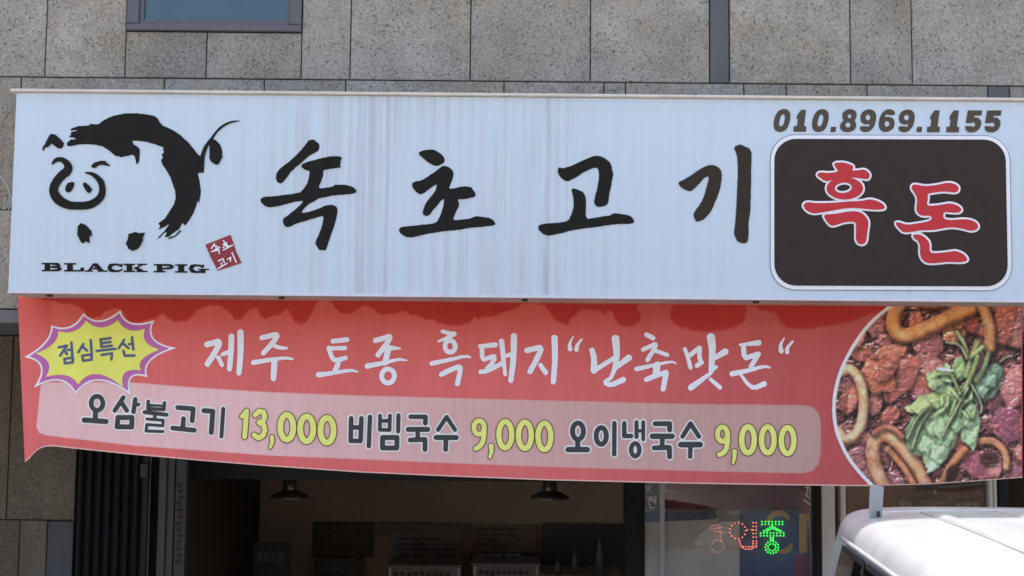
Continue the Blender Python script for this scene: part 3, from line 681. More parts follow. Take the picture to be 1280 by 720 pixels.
# pig emblem
p1, p2, p3, p4, p5 = ZM(40,130,9), ZM(160,130,8.473), ZM(40,180,9), ZM(80,250,9), ZM(160,200,7.2)
body = p1([(430,300),(445,275),(520,250),(645,240),(650,225),(750,228),(790,195),(850,160),(930,130),(1020,112),(1100,103)]) + \
       p2([(100,100),(200,110),(280,130),(318,155),(330,190),(370,230),(470,275),(560,335),(650,420),(720,510),(750,545),(800,560),(800,690)]) + \
       p5([(685,75),(680,115),(635,112),(628,130),(642,180),(655,280),(640,390),(628,360),(610,420),(590,470),(550,540),(515,590),(490,560),(470,600),(460,622),(400,660),(370,690),(330,692),(352,655),(340,648),(275,692),(330,640),(378,572),(330,600),(265,630),(292,602),(275,570),(330,530),(370,470),(415,400),(430,340),(425,280),(405,220),(380,150),(350,100),(305,30)]) + \
       p2([(365,640),(350,590),(370,570),(360,530),(385,510),(370,490),(380,460),(330,440),(200,400),(100,388),(40,388),(60,430),(110,460),(125,490),(120,600),(90,645),(75,560),(50,535)]) + \
       p1([(990,600),(975,580),(950,590),(900,550),(850,510),(790,475),(700,455),(600,450),(520,455),(430,475),(395,465),(395,435),(440,400),(490,400),(480,378),(415,370),(440,345),(435,325),(535,285)])
wisps = [p5([(470,640,14),(430,680,12),(380,705,5)]), p5([(400,690,8),(350,712,4)]), p5([(300,680,10),(265,712,4)])]
pig = union(sd_poly(body), *[sd_stroke(q) for q in wisps])
emb = sheet('pig_emblem', grow(pig, .15, .5, .7, 9), L4, M_BLK, sign, .8); emb['label'] = 'black brush-stroke pig back and haunch'
def bit(f, rough=.35, seed=1, step=.7): return sheet('brush_mark', grow(f, .1, rough, .7, seed), S1(.0055), M_BLK, emb, step)
bit(sd_poly(p1([(115,520),(120,490),(150,440),(185,370),(210,335),(260,345),(310,385),(360,445),(340,495),(300,500),(260,475),(220,440),(175,485),(150,485),(130,525)])))
bit(union(sd_stroke(p2([(785,690,36),(786,600,44),(792,540,46),(818,465,40),(850,412,32),(885,368,26),(930,300,22),(990,240,24),(1060,200,22),(1120,184,16),(1178,179,8)]), None, 1),
          sd_poly(p2([(890,365),(930,385),(975,430),(995,490),(1000,580),(985,575),(980,600),(960,635),(930,642),(885,615),(862,570),(865,480),(862,430)]))), .2)
bit(union(sd_stroke(p3([(228,225,16),(262,182,46),(320,168,50),(380,200,66),(415,260,90),(395,310,100),(350,340,98),(290,400,98),(240,490,98),(250,570,104),(310,640,110),(400,688,92),(520,697,86),(640,690,90),(720,650,85),(780,590,80),(796,510,72),(780,430,70),(730,370,55),(670,332,38),(600,322,12)]), None, 1)))
bit(sd_poly(p3([(665,245),(700,210),(780,188),(830,192),(835,210),(880,240),(870,250),(810,235),(760,235),(710,268),(675,265)])))
bit(sd_poly(p3([(400,440),(450,425),(478,440),(470,480),(440,530),(405,547),(375,530),(375,485)])))
bit(sd_poly(p3([(580,430),(610,438),(650,475),(678,510),(655,548),(630,550),(600,515),(575,470)])))
bit(sd_poly(p4([(150,300),(190,258),(240,280),(305,345),(320,420),(295,390),(285,440),(290,485),(265,475),(245,462),(225,485),(195,480),(160,410),(145,380),(155,360)])))
bit(sd_poly(p4([(725,385),(800,360),(840,372),(912,370),(885,430),(890,455),(865,500),(835,550),(800,558),(770,578),(755,555),(720,550),(715,515),(695,495),(715,450)])), .7)
# BLACK PIG in wide slab letters
g6 = ZM(40, 280, 4.741)
def rect(x0, y0, x1, y1): return [(x0,y0),(x1,y0),(x1,y1),(x0,y1)]
def slabword():
    def yy(x): return 230 + (x-57)*.0105
    out = []
    def L(x, parts):
        fs = []
        for kind, d in parts:
            if kind == 'r': fs.append(sd_poly(g6([(a, b + yy(x)) for a, b in rect(*d)])))
            if kind == 'p': fs.append(sd_poly(g6([(a, b + yy(x)) for a, b in d])))
            if kind == 's': fs.append(sd_stroke(g6([(q[0], q[1] + yy(x), q[2]) for q in d])))
        out.append(union(*fs))
    L(57, [('r',(57,0,150,9)),('r',(57,41,150,50)),('r',(75,0,108,50)),('s',[(120,6,11),(155,8,14),(160,16,16),(150,23,12),(112,24,9)]),('s',[(112,25,9),(155,27,13),(168,35,17),(155,43,14),(120,45,10)])])
    L(190, [('r',(190,0,262,9)),('r',(190,41,308,50)),('r',(208,0,242,50)),('p',[(290,26),(308,26),(308,50),(280,50)])])
    L(312, [('r',(312,42,360,50)),('r',(388,42,447,50)),('p',[(362,0),(388,0),(432,50),(395,50),(365,15),(345,46),(328,46)]),('r',(345,28,400,36))])
    L(447, [('s',[(528,18,10),(515,8,12),(490,5,12),(465,12,22),(460,25,26),(465,38,22),(495,46,12),(520,43,11),(535,35,8)]),('r',(526,1,537,18))])
    L(543, [('r',(543,0,612,9)),('r',(543,41,612,50)),('r',(560,0,594,50)),('r',(622,0,680,8)),('r',(620,42,685,50)),('p',[(648,4),(668,4),(612,30),(596,30)]),('p',[(600,24),(628,20),(672,47),(632,47)])])
    L(722, [('r',(722,0,812,9)),('r',(722,41,790,50)),('r',(740,0,773,50)),('s',[(780,6,11),(822,8,14),(832,16,18),(820,25,14),(775,28,9)])])
    L(848, [('r',(848,0,921,9)),('r',(848,41,921,50)),('r',(866,0,902,50))])
    L(927, [('s',[(1010,17,10),(998,8,12),(972,5,12),(948,12,22),(942,25,26),(948,38,22),(975,46,12),(1005,42,14)]),('r',(1008,1,1019,18)),('r',(985,26,1050,33)),('r',(1000,27,1028,51))])
    return out
for q in slabword(): sheet('letter', grow(q, .05, .15, .8), L4, M_BLK, sign, .5)
# red seal
h12 = ZM(250, 285, 12)
seal = sheet('red_seal', sd_poly(h12([(80,250),(460,100),(550,370),(625,525),(265,640),(160,440)])), L4, mat('seal_red', A(140, 48, 55), .5), sign, .8)
M_WH = mat('white_vinyl', A(228, 235, 245), .5, var=.03)
S5 = S1(.006)
for gl in ([[(215,235),(172,305)],[(210,262),(268,282)],[(240,270),(240,330)],[(170,358),(298,292)],[(215,345),(285,330),(290,385)]],
           [[(350,190),(375,215)],[(345,245),(400,225),(350,290)],[(395,245),(405,290)],[(400,250),(430,275)],[(350,330),(490,255)]],
           [[(275,495),(345,460),(365,520)],[(320,525),(330,570)],[(270,610),(405,530)]],
           [[(415,470),(460,440),(455,500)],[(480,370),(515,450),(545,515)]]):
    sheet('letter', union(*[sd_stroke(h12([(a, b, 19) for a, b in s])) for s in gl]), S5, M_WH, seal, .4)
# phone number
i8, j8 = ZM(960, 128, 8), ZM(1110, 128, 8)
nine_o = [(925,130),(950,90),(1000,68),(1050,75),(1080,110),(1082,160),(1070,220),(1040,270),(1000,295),(950,295),(922,272),(918,238),(985,238),(1000,246),(1016,235),(1020,212),(985,222),(945,210),(925,180)]
turn = lambda pts: [(1190 - (x - 1000), 182 - (y - 182)) for x, y in pts]
def cut(z, o, *holes):
    g = sd_poly(chaikin(z(o)))
    for h in holes: g = minus(g, sd_poly(z(h)))
    return g
DIG = {'0': (967.2, cut(i8, [(80,120),(110,80),(150,65),(195,70),(220,100),(225,140),(215,200),(195,255),(165,285),(120,297),(80,285),(58,250),(58,200),(65,160)], chaikin([(130,130),(150,116),(170,130),(172,160),(160,210),(145,236),(120,240),(110,220),(115,180)]))),
       '1': (991.9, sd_poly(i8([(330,75),(380,75),(360,237),(383,239),(380,292),(255,292),(258,240),(290,237),(302,160),(285,165),(292,130)]))),
       '8': (1050., cut(i8, [(750,100),(780,75),(830,65),(870,80),(888,110),(885,145),(865,180),(880,210),(880,250),(860,280),(810,298),(760,295),(725,270),(720,235),(735,200),(760,182),(745,160),(742,125)], ellipse(815,138,19,21), ellipse(800,225,26,26))),
       '9': (1074.8, cut(i8, nine_o, ellipse(1000,150,25,29))), '6': (1098.5, cut(i8, turn(nine_o), ellipse(1190,214,25,29))),
       '5': (1206.5, sd_poly(j8([(800,80),(942,80),(935,130),(862,133),(860,150),(905,155),(932,185),(930,230),(908,272),(865,298),(808,298),(778,275),(772,238),(832,236),(845,245),(868,240),(875,220),(862,200),(840,200),(828,208),(778,205)])))}
def moved(g, dx, dy):
    def f(x, y): return g(x - dx, y - dy)
    f.bb = (g.bb[0]+dx, g.bb[1]+dy, g.bb[2]+dx, g.bb[3]+dy); return f
for ch, x0 in (('0',967.2),('1',991.9),('0',1015.2),('8',1050),('9',1074.8),('6',1098.5),('9',1123),('1',1158.8),('1',1182.9),('5',1206.5),('5',1230.6)):
    ref, g = DIG[ch]
    sheet('digit', grow(moved(g, x0 - ref, (x0 - ref)*.004), .12), L4, M_PHONE, sign, .5)
for x0 in (1038, 1145.5):
    sheet('digit', sd_poly([(x0+.9, 158.5), (x0+7.4, 158.5), (x0+6.4, 165), (x0, 165)]), L4, M_PHONE, sign, .6)
# dark badge
def rrect(x0, y0, x1, y1, r, sx=0, n=9):
    pts = []
    for cx, cy, a0 in ((x1-r, y0+r, -90), (x1-r, y1-r, 0), (x0+r, y1-r, 90), (x0+r, y0+r, 180)):
        for a in np.linspace(a0, a0+90, n): pts.append((cx + r*math.cos(R(a)), cy + r*math.sin(R(a))))
    return pts
def skewq(pts): return [(x + (y-265)*.018*(x-968)/290, y + (x-1110)*.004) for x, y in pts]
def flat(name, pts, place, mt, parent):
    pts = np.array(pts); W = place(pts[:,0], pts[:,1]); return mesh(name, W, [tuple(range(len(pts)))[::-1]], mt, parent)
S2, S3 = S1(.0025), S1(.005)
badge = flat('badge', skewq(rrect(968, 174, 1258.5, 357.5, 27)), S1(.0085), mat('badge_black', A(58, 52, 49), .7, var=.05, spec=.1), sign)
badge['label'] = 'dark rounded badge with two red characters'
flat('badge_border', skewq(rrect(963.4, 169.4, 1263.2, 362.4, 31)), S1(.0058), M_WH, badge)
flat('badge_border', skewq(rrect(962.5, 168.5, 1264.1, 363.3, 32)), S2, mat('border_line_grey', A(110, 125, 150), .5), badge)
f55, g55 = ZM(990, 190, 5.538), ZM(1110, 215, 5.538)
heuk = union(minus(union(sd_poly(chaikin(f55([(290,75),(360,72),(410,88),(428,105),(412,130),(450,128),(500,120),(530,140),(540,165),(525,190),(490,183),(420,175),(380,180),(290,190),(235,203),(205,185),(172,160),(190,140),(260,147),(328,135),(300,105)]))),
                  sd_poly(f55(ellipse(366, 252, 126, 76, 30)))), sd_poly(f55(ellipse(356, 248, 60, 36, 24, -.12)))),
             sd_poly(chaikin(f55([(75,370),(100,345),(160,355),(290,352),(400,342),(480,340),(540,325),(600,342),(635,365),(645,390),(620,398),(560,398),(480,390),(400,385),(300,400),(200,420),(140,425),(100,405)]))),
             sd_poly(chaikin(f55([(215,432),(290,430),(370,415),(440,408),(490,425),(525,465),(530,500),(520,560),(515,620),(490,642),(455,632),(442,600),(445,520),(440,480),(360,485),(310,505),(270,512),(240,480)]))))
don = union(sd_poly(chaikin(g55([(165,95),(185,85),(260,100),(340,90),(420,72),(470,85),(492,110),(480,140),(440,140),(380,133),(320,142),(272,150),(278,180),(265,235),(330,232),(380,225),(430,215),(480,230),(510,255),(500,280),(450,282),(385,272),(380,325),(440,335),(520,325),(590,335),(625,365),(620,395),(580,410),(520,392),(440,380),(380,390),(310,402),(240,402),(170,412),(110,420),(80,395),(50,355),(70,345),(130,367),(200,357),(270,345),(305,330),(300,300),(240,305),(205,285),(195,255),(205,190),(190,150),(165,120)]))),
            sd_poly(chaikin(g55([(170,435),(215,430),(255,450),(290,490),(285,560),(350,562),(430,552),(470,545),(520,565),(552,600),(540,620),(490,625),(420,620),(340,630),(270,632),(235,605),(220,560),(225,510),(205,470),(185,465)]))))
M_RED = mat('letter_red', A(188, 44, 50), .45, var=.05)
for q in (heuk, don):
    o = sheet('letter', grow(q, .1, .25, .5), S1(.0145), M_RED, badge, .7)
    sheet('letter_outline', grow(q, 2.5), S1(.0115), M_WH, badge, .7)
# loose cable end beside the sign
cb_ = thing('cable_end', tuple(P(9, 260, Y_WALL - .03)), 'thin grey cable tied in a loop beside the signboard end', 'cable')
MB().tube([P(x, y, Y_WALL - .02) for x, y in ((-12, 216), (2, 222), (10, 234), (13, 244), (9, 258), (5, 262), (7, 250), (12, 240), (15, 248), (11, 262))], .0045, 8).build('wire', mat('grey_cable', (.42, .42, .42), .5), cb_)

# ------------------------------------------------------------------ banner
TOPP = np.array([(22, 369.5), (200, 371.5), (640, 377), (1000, 380.5), (1278, 382.5)], float)
BOTP = np.array([(22, 578), (31, 571.5), (35, 566.5), (42, 561.5), (52, 558.3), (66, 557.8), (100, 561.5), (167, 568.3), (250, 575.8), (340, 583), (450, 590.5), (560, 595.5), (690, 600.5), (860, 604.5), (1000, 606.8), (1080, 607.6), (1160, 605.5), (1220, 601.5), (1278, 597)], float)
def rip(x, y):
    """how the cloth stands out of its plane (m, - is towards the street)"""
    v = np.clip((y - 375)/220, 0, 1.1)
    r = .012*np.sin(x/61. + .6)*v + .008*np.sin(x/23. + y/70.)*v*v + .02*np.sin(x/190. + 1.)*v
    r = r + .005*np.sin(x/37. + y/23.)*np.exp(-((x-30)/45.)**2) - .10*v*np.exp(-((x-1290)/120.)**2)
    for x0, w0, a0 in ((70, 16, .010), (352, 22, .011), (505, 30, -.008), (656, 24, .012), (840, 30, -.009), (945, 20, .010), (1120, 26, .008)):
        r = r + a0*np.exp(-((x - x0 - 26*(v - .2)*np.sign(a0))/(w0*(.6 + v)))**2)*(1.15 - v)     # pull creases below the fixings
    r = r + .006*np.sin(x/300. + y/15.)*np.exp(-((v - .35)/.4)**2)
    return r - .035*np.exp(-((x-30)/22.)**2)*v**4
def BP(off): return lambda x, y: P(x, y, Y_BAN + rip(np.asarray(x, float), np.asarray(y, float)) - off)
def smooth(d, k=.8): return np.clip(.5 - d/(2*k), 0, 1)
def lerp(a, b, t): return a*(1-t[..., None]) + np.asarray(b)*t[..., None]
def attr_mat(name, rough=.7, spec=.25, weave=True):
    mt, t, b = new_mat(name)
    at = N(t, 'ShaderNodeAttribute'); at.attribute_name = 'print'
    tc = N(t, 'ShaderNodeTexCoord'); mp = N(t, 'ShaderNodeMapping'); mp.inputs['Scale'].default_value = (26, 1, 1.1); t.links.new(tc.outputs['Object'], mp.inputs[0])
    nz = N(t, 'ShaderNodeTexNoise'); nz.inputs['Scale'].default_value = 1.6; nz.inputs['Detail'].default_value = 6; t.links.new(mp.outputs[0], nz.inputs['Vector'])
    mr = N(t, 'ShaderNodeMapRange'); mr.inputs['From Min'].default_value = .3; mr.inputs['From Max'].default_value = .7; mr.inputs['To Min'].default_value = .97; mr.inputs['To Max'].default_value = 1.03
    t.links.new(nz.outputs[0], mr.inputs[0])
    cc = N(t, 'ShaderNodeCombineColor')
    for i in range(3): t.links.new(mr.outputs[0], cc.inputs[i])
    mx = N(t, 'ShaderNodeMix', data_type='RGBA', blend_type='MULTIPLY'); mx.inputs[0].default_value = 1
    t.links.new(at.outputs['Color'], mx.inputs[6]); t.links.new(cc.outputs[0], mx.inputs[7]); t.links.new(mx.outputs[2], b.inputs['Base Color'])
    b.inputs['Roughness'].default_value = rough; b.inputs['Specular IOR Level'].default_value = spec
    if weave:
        n2 = N(t, 'ShaderNodeTexNoise'); n2.inputs['Scale'].default_value = 7; n2.inputs['Detail'].default_value = 3; t.links.new(tc.outputs['Object'], n2.inputs['Vector'])
        bm = N(t, 'ShaderNodeBump'); bm.inputs['Strength'].default_value = .25; bm.inputs['Distance'].default_value = .02
        t.links.new(n2.outputs[0], bm.inputs['Height']); t.links.new(bm.outputs[0], b.inputs['Normal'])
    return mt
def grid_mesh(name, gx, gy, W, C, mt, parent, keep=None):
    ny, nx = gx.shape
    ii = np.arange(ny*nx).reshape(ny, nx)
    q = np.stack([ii[:-1,:-1], ii[1:,:-1], ii[1:,1:], ii[:-1,1:]], -1).reshape(-1, 4)
    if keep is not None:
        kq = keep[:-1,:-1] & keep[1:,:-1] & keep[1:,1:] & keep[:-1,1:]
        q = q[kq.reshape(-1)]
    me = bpy.data.meshes.new(name)
    me.vertices.add(ny*nx); me.vertices.foreach_set('co', W.reshape(-1).astype(np.float32))
    me.loops.add(q.size); me.loops.foreach_set('vertex_index', q.reshape(-1).astype(np.int32))
    me.polygons.add(len(q)); me.polygons.foreach_set('loop_start', (np.arange(len(q))*4).astype(np.int32))
    try: me.polygons.foreach_set('loop_total', np.full(len(q), 4, np.int32))
    except Exception: pass
    me.update(calc_edges=True); me.validate()
    ca = me.color_attributes.new('print', 'FLOAT_COLOR', 'POINT')
    ca.data.foreach_set('color', np.concatenate([C, np.ones((*C.shape[:2], 1))], -1).reshape(-1).astype(np.float32))
    me.shade_smooth()
    return link(name, me, mt, parent)
ban = thing('banner', tuple(P(640, 600, Y_BAN)), 'faded red vinyl menu banner hung under the signboard with food photo', 'banner')
us = np.arange(22, 1278.6, 1.0); vsn = np.linspace(0, 1, 236)
ty = np.interp(us, TOPP[:,0], TOPP[:,1]); by = np.interp(us, BOTP[:,0], BOTP[:,1])
by = np.convolve(np.r_[[by[0]]*3, by, [by[-1]]*3], np.ones(7)/7, 'valid')
gy = ty[None] + vsn[:,None]*(by-ty)[None]; gx = np.repeat(us[None], len(vsn), 0)
gx = gx + np.clip(1-(gx-22)/60, 0, 1)*vsn[:,None]*9.0                     # left edge leans in towards the corner
C = np.zeros((*gx.shape, 3))
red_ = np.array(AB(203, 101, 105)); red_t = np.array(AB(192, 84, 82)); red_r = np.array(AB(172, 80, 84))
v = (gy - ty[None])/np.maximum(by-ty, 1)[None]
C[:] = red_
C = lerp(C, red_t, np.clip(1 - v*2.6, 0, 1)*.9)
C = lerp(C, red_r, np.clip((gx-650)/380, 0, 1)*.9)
C *= (1 + .13*(fbm(gx/26., gy/130., 3) - .5) + .05*(fbm(gx/6., gy/90., 31) - .5))[..., None]                    # washed-down streaks
# dark red band with lobes along the top
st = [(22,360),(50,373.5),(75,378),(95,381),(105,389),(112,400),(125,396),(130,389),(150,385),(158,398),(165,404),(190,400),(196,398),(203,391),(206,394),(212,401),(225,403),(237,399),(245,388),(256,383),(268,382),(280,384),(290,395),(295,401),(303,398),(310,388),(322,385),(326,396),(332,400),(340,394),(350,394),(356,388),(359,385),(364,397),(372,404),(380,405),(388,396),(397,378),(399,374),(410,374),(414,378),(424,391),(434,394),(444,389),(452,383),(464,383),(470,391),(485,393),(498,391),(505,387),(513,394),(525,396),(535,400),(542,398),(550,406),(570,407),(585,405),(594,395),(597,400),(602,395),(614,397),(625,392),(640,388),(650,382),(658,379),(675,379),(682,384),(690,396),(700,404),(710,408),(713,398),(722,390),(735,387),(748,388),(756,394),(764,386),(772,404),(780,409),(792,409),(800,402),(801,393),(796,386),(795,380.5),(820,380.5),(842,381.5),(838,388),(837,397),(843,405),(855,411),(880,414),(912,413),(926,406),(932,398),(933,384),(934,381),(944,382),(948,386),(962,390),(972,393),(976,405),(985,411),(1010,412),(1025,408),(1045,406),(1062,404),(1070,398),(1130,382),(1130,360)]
top_band = smooth(sd_poly(chaikin(st))(gx, gy) + (fbm(gx*.16, gy*.16, 5, 4)-.5)*4.5, 1.5)
C = lerp(C, AB(166, 42, 38), top_band*.88)
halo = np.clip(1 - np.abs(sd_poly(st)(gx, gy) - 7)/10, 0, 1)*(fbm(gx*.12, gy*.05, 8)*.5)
C = lerp(C, AB(196, 92, 84), halo*(1-top_band)*.5)
# pale pink price panel
pp = [(51,482),(58,478),(163,478),(250,485),(340,490.5),(450,494.5),(560,497.6),(690,500.8),(800,503.5),(900,505.5),(1005,506.5),(1016,509),(1023,516),(1026,528),(1026,565),(1023,580),(1016,588.5),(1004,591.5),(880,589),(700,584),(540,578),(440,573.5),(335,569.3),(167,557),(60,544.5),(49,541),(45.5,533)]
pk = smooth(sd_poly(pp)(gx, gy), .7)
pink = np.zeros_like(C); pink[:] = AB(214, 176, 186)
pink = lerp(pink, AB(196, 156, 160), np.clip((gx-300)/350, 0, 1)); pink = lerp(pink, AB(178, 142, 146), np.clip((gx-650)/370, 0, 1))
pink *= (1 + .09*(fbm(gx/7., gy/120., 12) - .5))[..., None]
C = lerp(C, pink, pk)
hem = smooth(np.minimum(by[None]-gy, 99) - 1.3, .5); C = lerp(C, AB(226, 188, 192), hem*.85)
C = lerp(C, AB(215, 170, 160), smooth((gy - ty[None]) - .9, .5)*.6)
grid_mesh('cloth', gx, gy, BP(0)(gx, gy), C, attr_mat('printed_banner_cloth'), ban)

# starburst
def quadloop(tips, ctr, n=9):
    o = []
    for k in range(len(tips)):
        a, c, b = np.array(tips[k], float), np.array(ctr[k], float), np.array(tips[(k+1) % len(tips)], float)
        for t in np.linspace(0, 1, n, endpoint=False): o.append(tuple((1-t)**2*a + 2*t*(1-t)*c + t*t*b))
    return o
k1 = ZM(25, 380, 6)
outer = sd_poly(k1(quadloop([(35,398),(235,160),(475,70),(752,48),(1005,125),(1168,330),(955,548),(830,680),(415,675),(108,625)],
                            [(240,290),(390,225),(590,190),(790,195),(920,290),(900,410),(780,490),(560,470),(330,500),(240,430)])))
inner = sd_poly(k1(quadloop([(120,372),(285,205),(495,125),(735,120),(940,185),(1045,340),(910,498),(775,625),(435,605),(190,548)],
                            [(300,300),(430,240),(610,230),(790,235),(890,300),(850,420),(730,470),(550,435),(380,495),(275,430)])))
M_BW = mat('banner_white', AB(226, 230, 244), .7, var=.03, scale=5); M_MAG = mat('banner_magenta', AB(176, 98, 172), .7, var=.08, scale=6)
M_YEL = mat('banner_yellow', AB(230, 224, 108), .7, var=.06, scale=6); M_NAVY = mat('banner_navy', AB(80, 90, 130), .7)
star = sheet('starburst', grow(outer, .3), BP(.002), M_BW, ban, 1.0); star['label'] = 'yellow and purple starburst with navy characters'
sheet('starburst_magenta', grow(outer, -1.9), BP(.0042), M_MAG, star, 1.0)  # magenta print layer inside the white outline
sheet('starburst_centre', grow(inner, 0), BP(.0064), M_YEL, star, 1.0)
W4 = 3.9*6
for gl in ([[(290,325),(352,312),(300,388)],[(335,352),(352,376)],[(358,345),(385,342)],[(385,290),(392,388)],[(332,412),(395,402),(395,438),(337,446),(332,412)]],
           [[(475,300),(437,362)],[(468,318),(502,350)],[(530,270),(537,370)],[(467,387),(537,380),(536,418),(472,426),(467,387)]],
           [[(603,266),(680,256)],[(605,266),(610,322),(688,313)],[(610,294),(678,285)],[(576,352),(714,336)],[(612,382),(690,370),(684,416)]],
           [[(782,268),(740,332)],[(772,295),(815,332)],[(818,302),(845,297)],[(840,250),(850,342)],[(775,350),(785,388),(858,386)]]):
    sheet('letter', union(*[sd_stroke(k1([(a, b, 19.5) for a, b in s])) for s in gl]), BP(.0086), M_NAVY, star, .6)
# first row, white brush letters
def brush(z, strokes, name='letter', mt=M_BW, off=.003, rough=.35, seed=0):
    sheet(name, grow(union(*[sd_stroke(z(s), None, 1 if len(s) > 2 else 0) for s in strokes]), .05, rough, .5, seed), BP(off), mt, ban, .8)
def wd(pts, *ws):
    if len(ws) == 1: ws = ws*len(pts)
    if len(ws) == 2: ws = np.linspace(ws[0], ws[1], len(pts))
    return [(p[0], p[1], w_) for p, w_ in zip(pts, ws)]
k2 = ZM(240, 405, 8); k3 = ZM(385, 405, 8); k4 = ZM(530, 405, 7.111); k5 = ZM(695, 405, 8); k6 = ZM(840, 405, 8)
brush(k2, [wd([(150,205),(215,190),(262,172),(275,200),(215,310),(155,400)],58), wd([(265,335),(300,410)],44,42), wd([(305,305),(380,275)],38,44), wd([(395,125),(390,280),(375,450)],58,52), wd([(485,85),(487,280),(470,490)],66,52)])
brush(k2, [wd([(700,137),(780,120),(845,100),(852,130),(780,220),(715,290)],50), wd([(830,222),(890,240),(945,240)],44,28), wd([(615,385),(780,358),(930,338),(1005,350)],50,24), wd([(825,370),(815,545)],62,56)], seed=2)
brush(k3, [wd([(250,172),(390,155)],48), wd([(215,245),(370,240)],42), wd([(208,240),(235,330),(270,368),(375,340)],46), wd([(305,380),(270,475)],52), wd([(105,508),(250,490),(430,460),(495,478)],52,20)], seed=3)
brush(k3, [wd([(675,165),(750,145),(815,120),(822,150),(700,310)],52), wd([(800,240),(870,240),(925,245)],58,16), wd([(800,260),(772,385)],60), wd([(595,420),(750,392),(915,350),(985,365)],54,18), ring(800,520,64,70,48)], seed=4)
brush(k4, [wd([(165,65),(225,85),(270,88)],34,42), wd([(265,92),(190,130),(128,155)],40,22), ring(232,198,46,52,42), wd([(70,350),(230,318),(365,285),(410,295)],42,20), wd([(155,448),(240,405),(322,375),(322,420),(297,530)],44)], seed=5)
brush(k4, [wd([(498,198),(635,185)],36,46), wd([(515,205),(518,320),(580,300),(635,285),(600,360),(560,395)],40), wd([(505,425),(560,420),(690,352)],40), wd([(690,155),(708,330),(722,450)],48,30), wd([(720,285),(775,270)],38), wd([(800,110),(797,300),(772,500)],58,46)], seed=6)
brush(k4, [wd([(915,235),(975,222),(1032,205),(1040,235),(985,345),(942,422)],48), wd([(1035,365),(1080,430)],38,46), wd([(1160,125),(1166,300),(1150,515)],56,46)], seed=7)
brush(k5, [wd([(175,122),(132,200),(142,250)],10,48), wd([(255,155),(212,210),(205,255)],20,46)], seed=8, rough=.2)
brush(k5, [wd([(360,262),(382,340),(380,465)],54,66), wd([(380,468),(590,335)],46), wd([(595,148),(610,300),(590,450),(545,545)],78,36), wd([(605,430),(728,338)],46,64), wd([(545,540),(478,585),(550,615),(672,558)],34,56)], seed=9)
brush(k5, [wd([(905,107),(970,140)],46,48), wd([(872,255),(940,225),(1000,197),(990,235),(915,360)],44), wd([(1000,270),(1112,308)],38,40), wd([(805,450),(980,412),(1150,375),(1198,392)],46,16), wd([(1012,410),(1000,500)],68), wd([(905,555),(1000,515),(1100,482)],50), wd([(1102,490),(1072,650)],54,50)], seed=10)
brush(k6, [wd([(128,250),(158,330),(185,435)],38,42), wd([(182,310),(272,240)],46), wd([(278,240),(272,330),(292,380)],44), wd([(250,415),(295,385)],46), wd([(390,135),(406,260),(392,470)],84,54), wd([(415,345),(532,278)],46,66), wd([(405,445),(440,430)],62,40), wd([(390,490),(280,570),(190,635)],34,62), wd([(385,552),(480,635)],36,42)], seed=11)
brush(k6, [wd([(680,208),(868,188)],24,56), wd([(715,220),(722,345),(800,320),(862,300)],50), wd([(865,300),(790,425)],48), wd([(602,498),(780,462),(920,422),(978,435)],54,20), wd([(690,508),(755,600),(820,645),(922,598)],28,54)], seed=12)
brush(k6, [wd([(1125,137),(1082,210),(1092,270)],10,50), wd([(1205,175),(1150,240),(1152,280)],24,44)], seed=13, rough=.2)
# second row, rounded dark letters with white edge, yellow prices with dark edge
M_DKL = mat('banner_charcoal', AB(66, 67, 72), .8, var=.04, spec=.12); M_EDGE = mat('banner_letter_edge', AB(226, 218, 228), .7, var=.03)
M_PRI = mat('banner_price_yellow', AB(238, 230, 128), .7, var=.05, scale=6); M_PED = mat('banner_price_edge', AB(112, 86, 66), .7)
def round_(z, strokes, price=False):
    f = union(*[sd_stroke(z(s)) for s in strokes])
    sheet('letter', f, BP(.0052), M_PRI if price else M_DKL, ban, .8)
    sheet('letter_edge', grow(f, 1.25 if price else 1.9), BP(.0028), M_PED if price else M_EDGE, ban, .9)
k7 = ZM(90, 485, 6.4); k8 = ZM(280, 495, 8); k9 = ZM(425, 505, 8); k10 = ZM(575, 505, 9); k11 = ZM(695, 510, 6.737); k12 = ZM(880, 510, 8)
sq = lambda a: a + a[:1]
round_(k7, [ring(200,122,47,56,38), wd([(188,190),(186,250)],40), wd([(98,256),(272,268)],42)])
round_(k7, [wd([(410,76),(342,180)],36), wd([(393,112),(438,180)],36), wd([(506,90),(492,190)],36), wd([(512,130),(532,132)],30), wd(sq([(368,236),(480,236),(476,312),(360,310)]),40)])
round_(k7, [wd([(610,105),(606,165),(735,172),(740,118)],28), wd([(608,136),(738,143)],20), wd([(580,193),(756,214)],32), wd([(664,212),(662,235)],28), wd([(600,248),(730,258),(726,302),(598,292),(592,344),(728,348)],24)])
round_(k7, [wd([(845,156),(970,166),(961,262)],38), wd([(892,245),(886,320)],38), wd([(806,320),(978,338)],38)])
round_(k7, [wd([(1056,181),(1126,186),(1114,355)],40), wd([(1210,166),(1195,388)],32)])
round_(k8, [wd([(180,205),(226,150)],44), wd([(226,150),(206,408)],48)], True)
round_(k8, [wd([(312,190),(350,152),(395,160),(408,205),(390,255),(350,264),(395,285),(410,340),(385,400),(345,420),(300,390)],50)], True)
round_(k8, [wd([(480,412),(482,465),(462,515)],44,28)], True)
for c_ in ((628,312),(827,328),(1030,342)): round_(k8, [ring(*c_,65,124,58)], True)
round_(k9, [wd([(112,142),(106,368),(205,370),(214,142)],46), wd([(112,232),(212,236)],46), wd([(300,128),(288,422)],44)])
round_(k9, [wd([(400,116),(398,258),(495,260),(500,116)],38), wd([(400,168),(498,168)],38), wd([(585,112),(581,274)],42), wd(sq([(426,335),(570,335),(568,440),(424,440)]),50)])
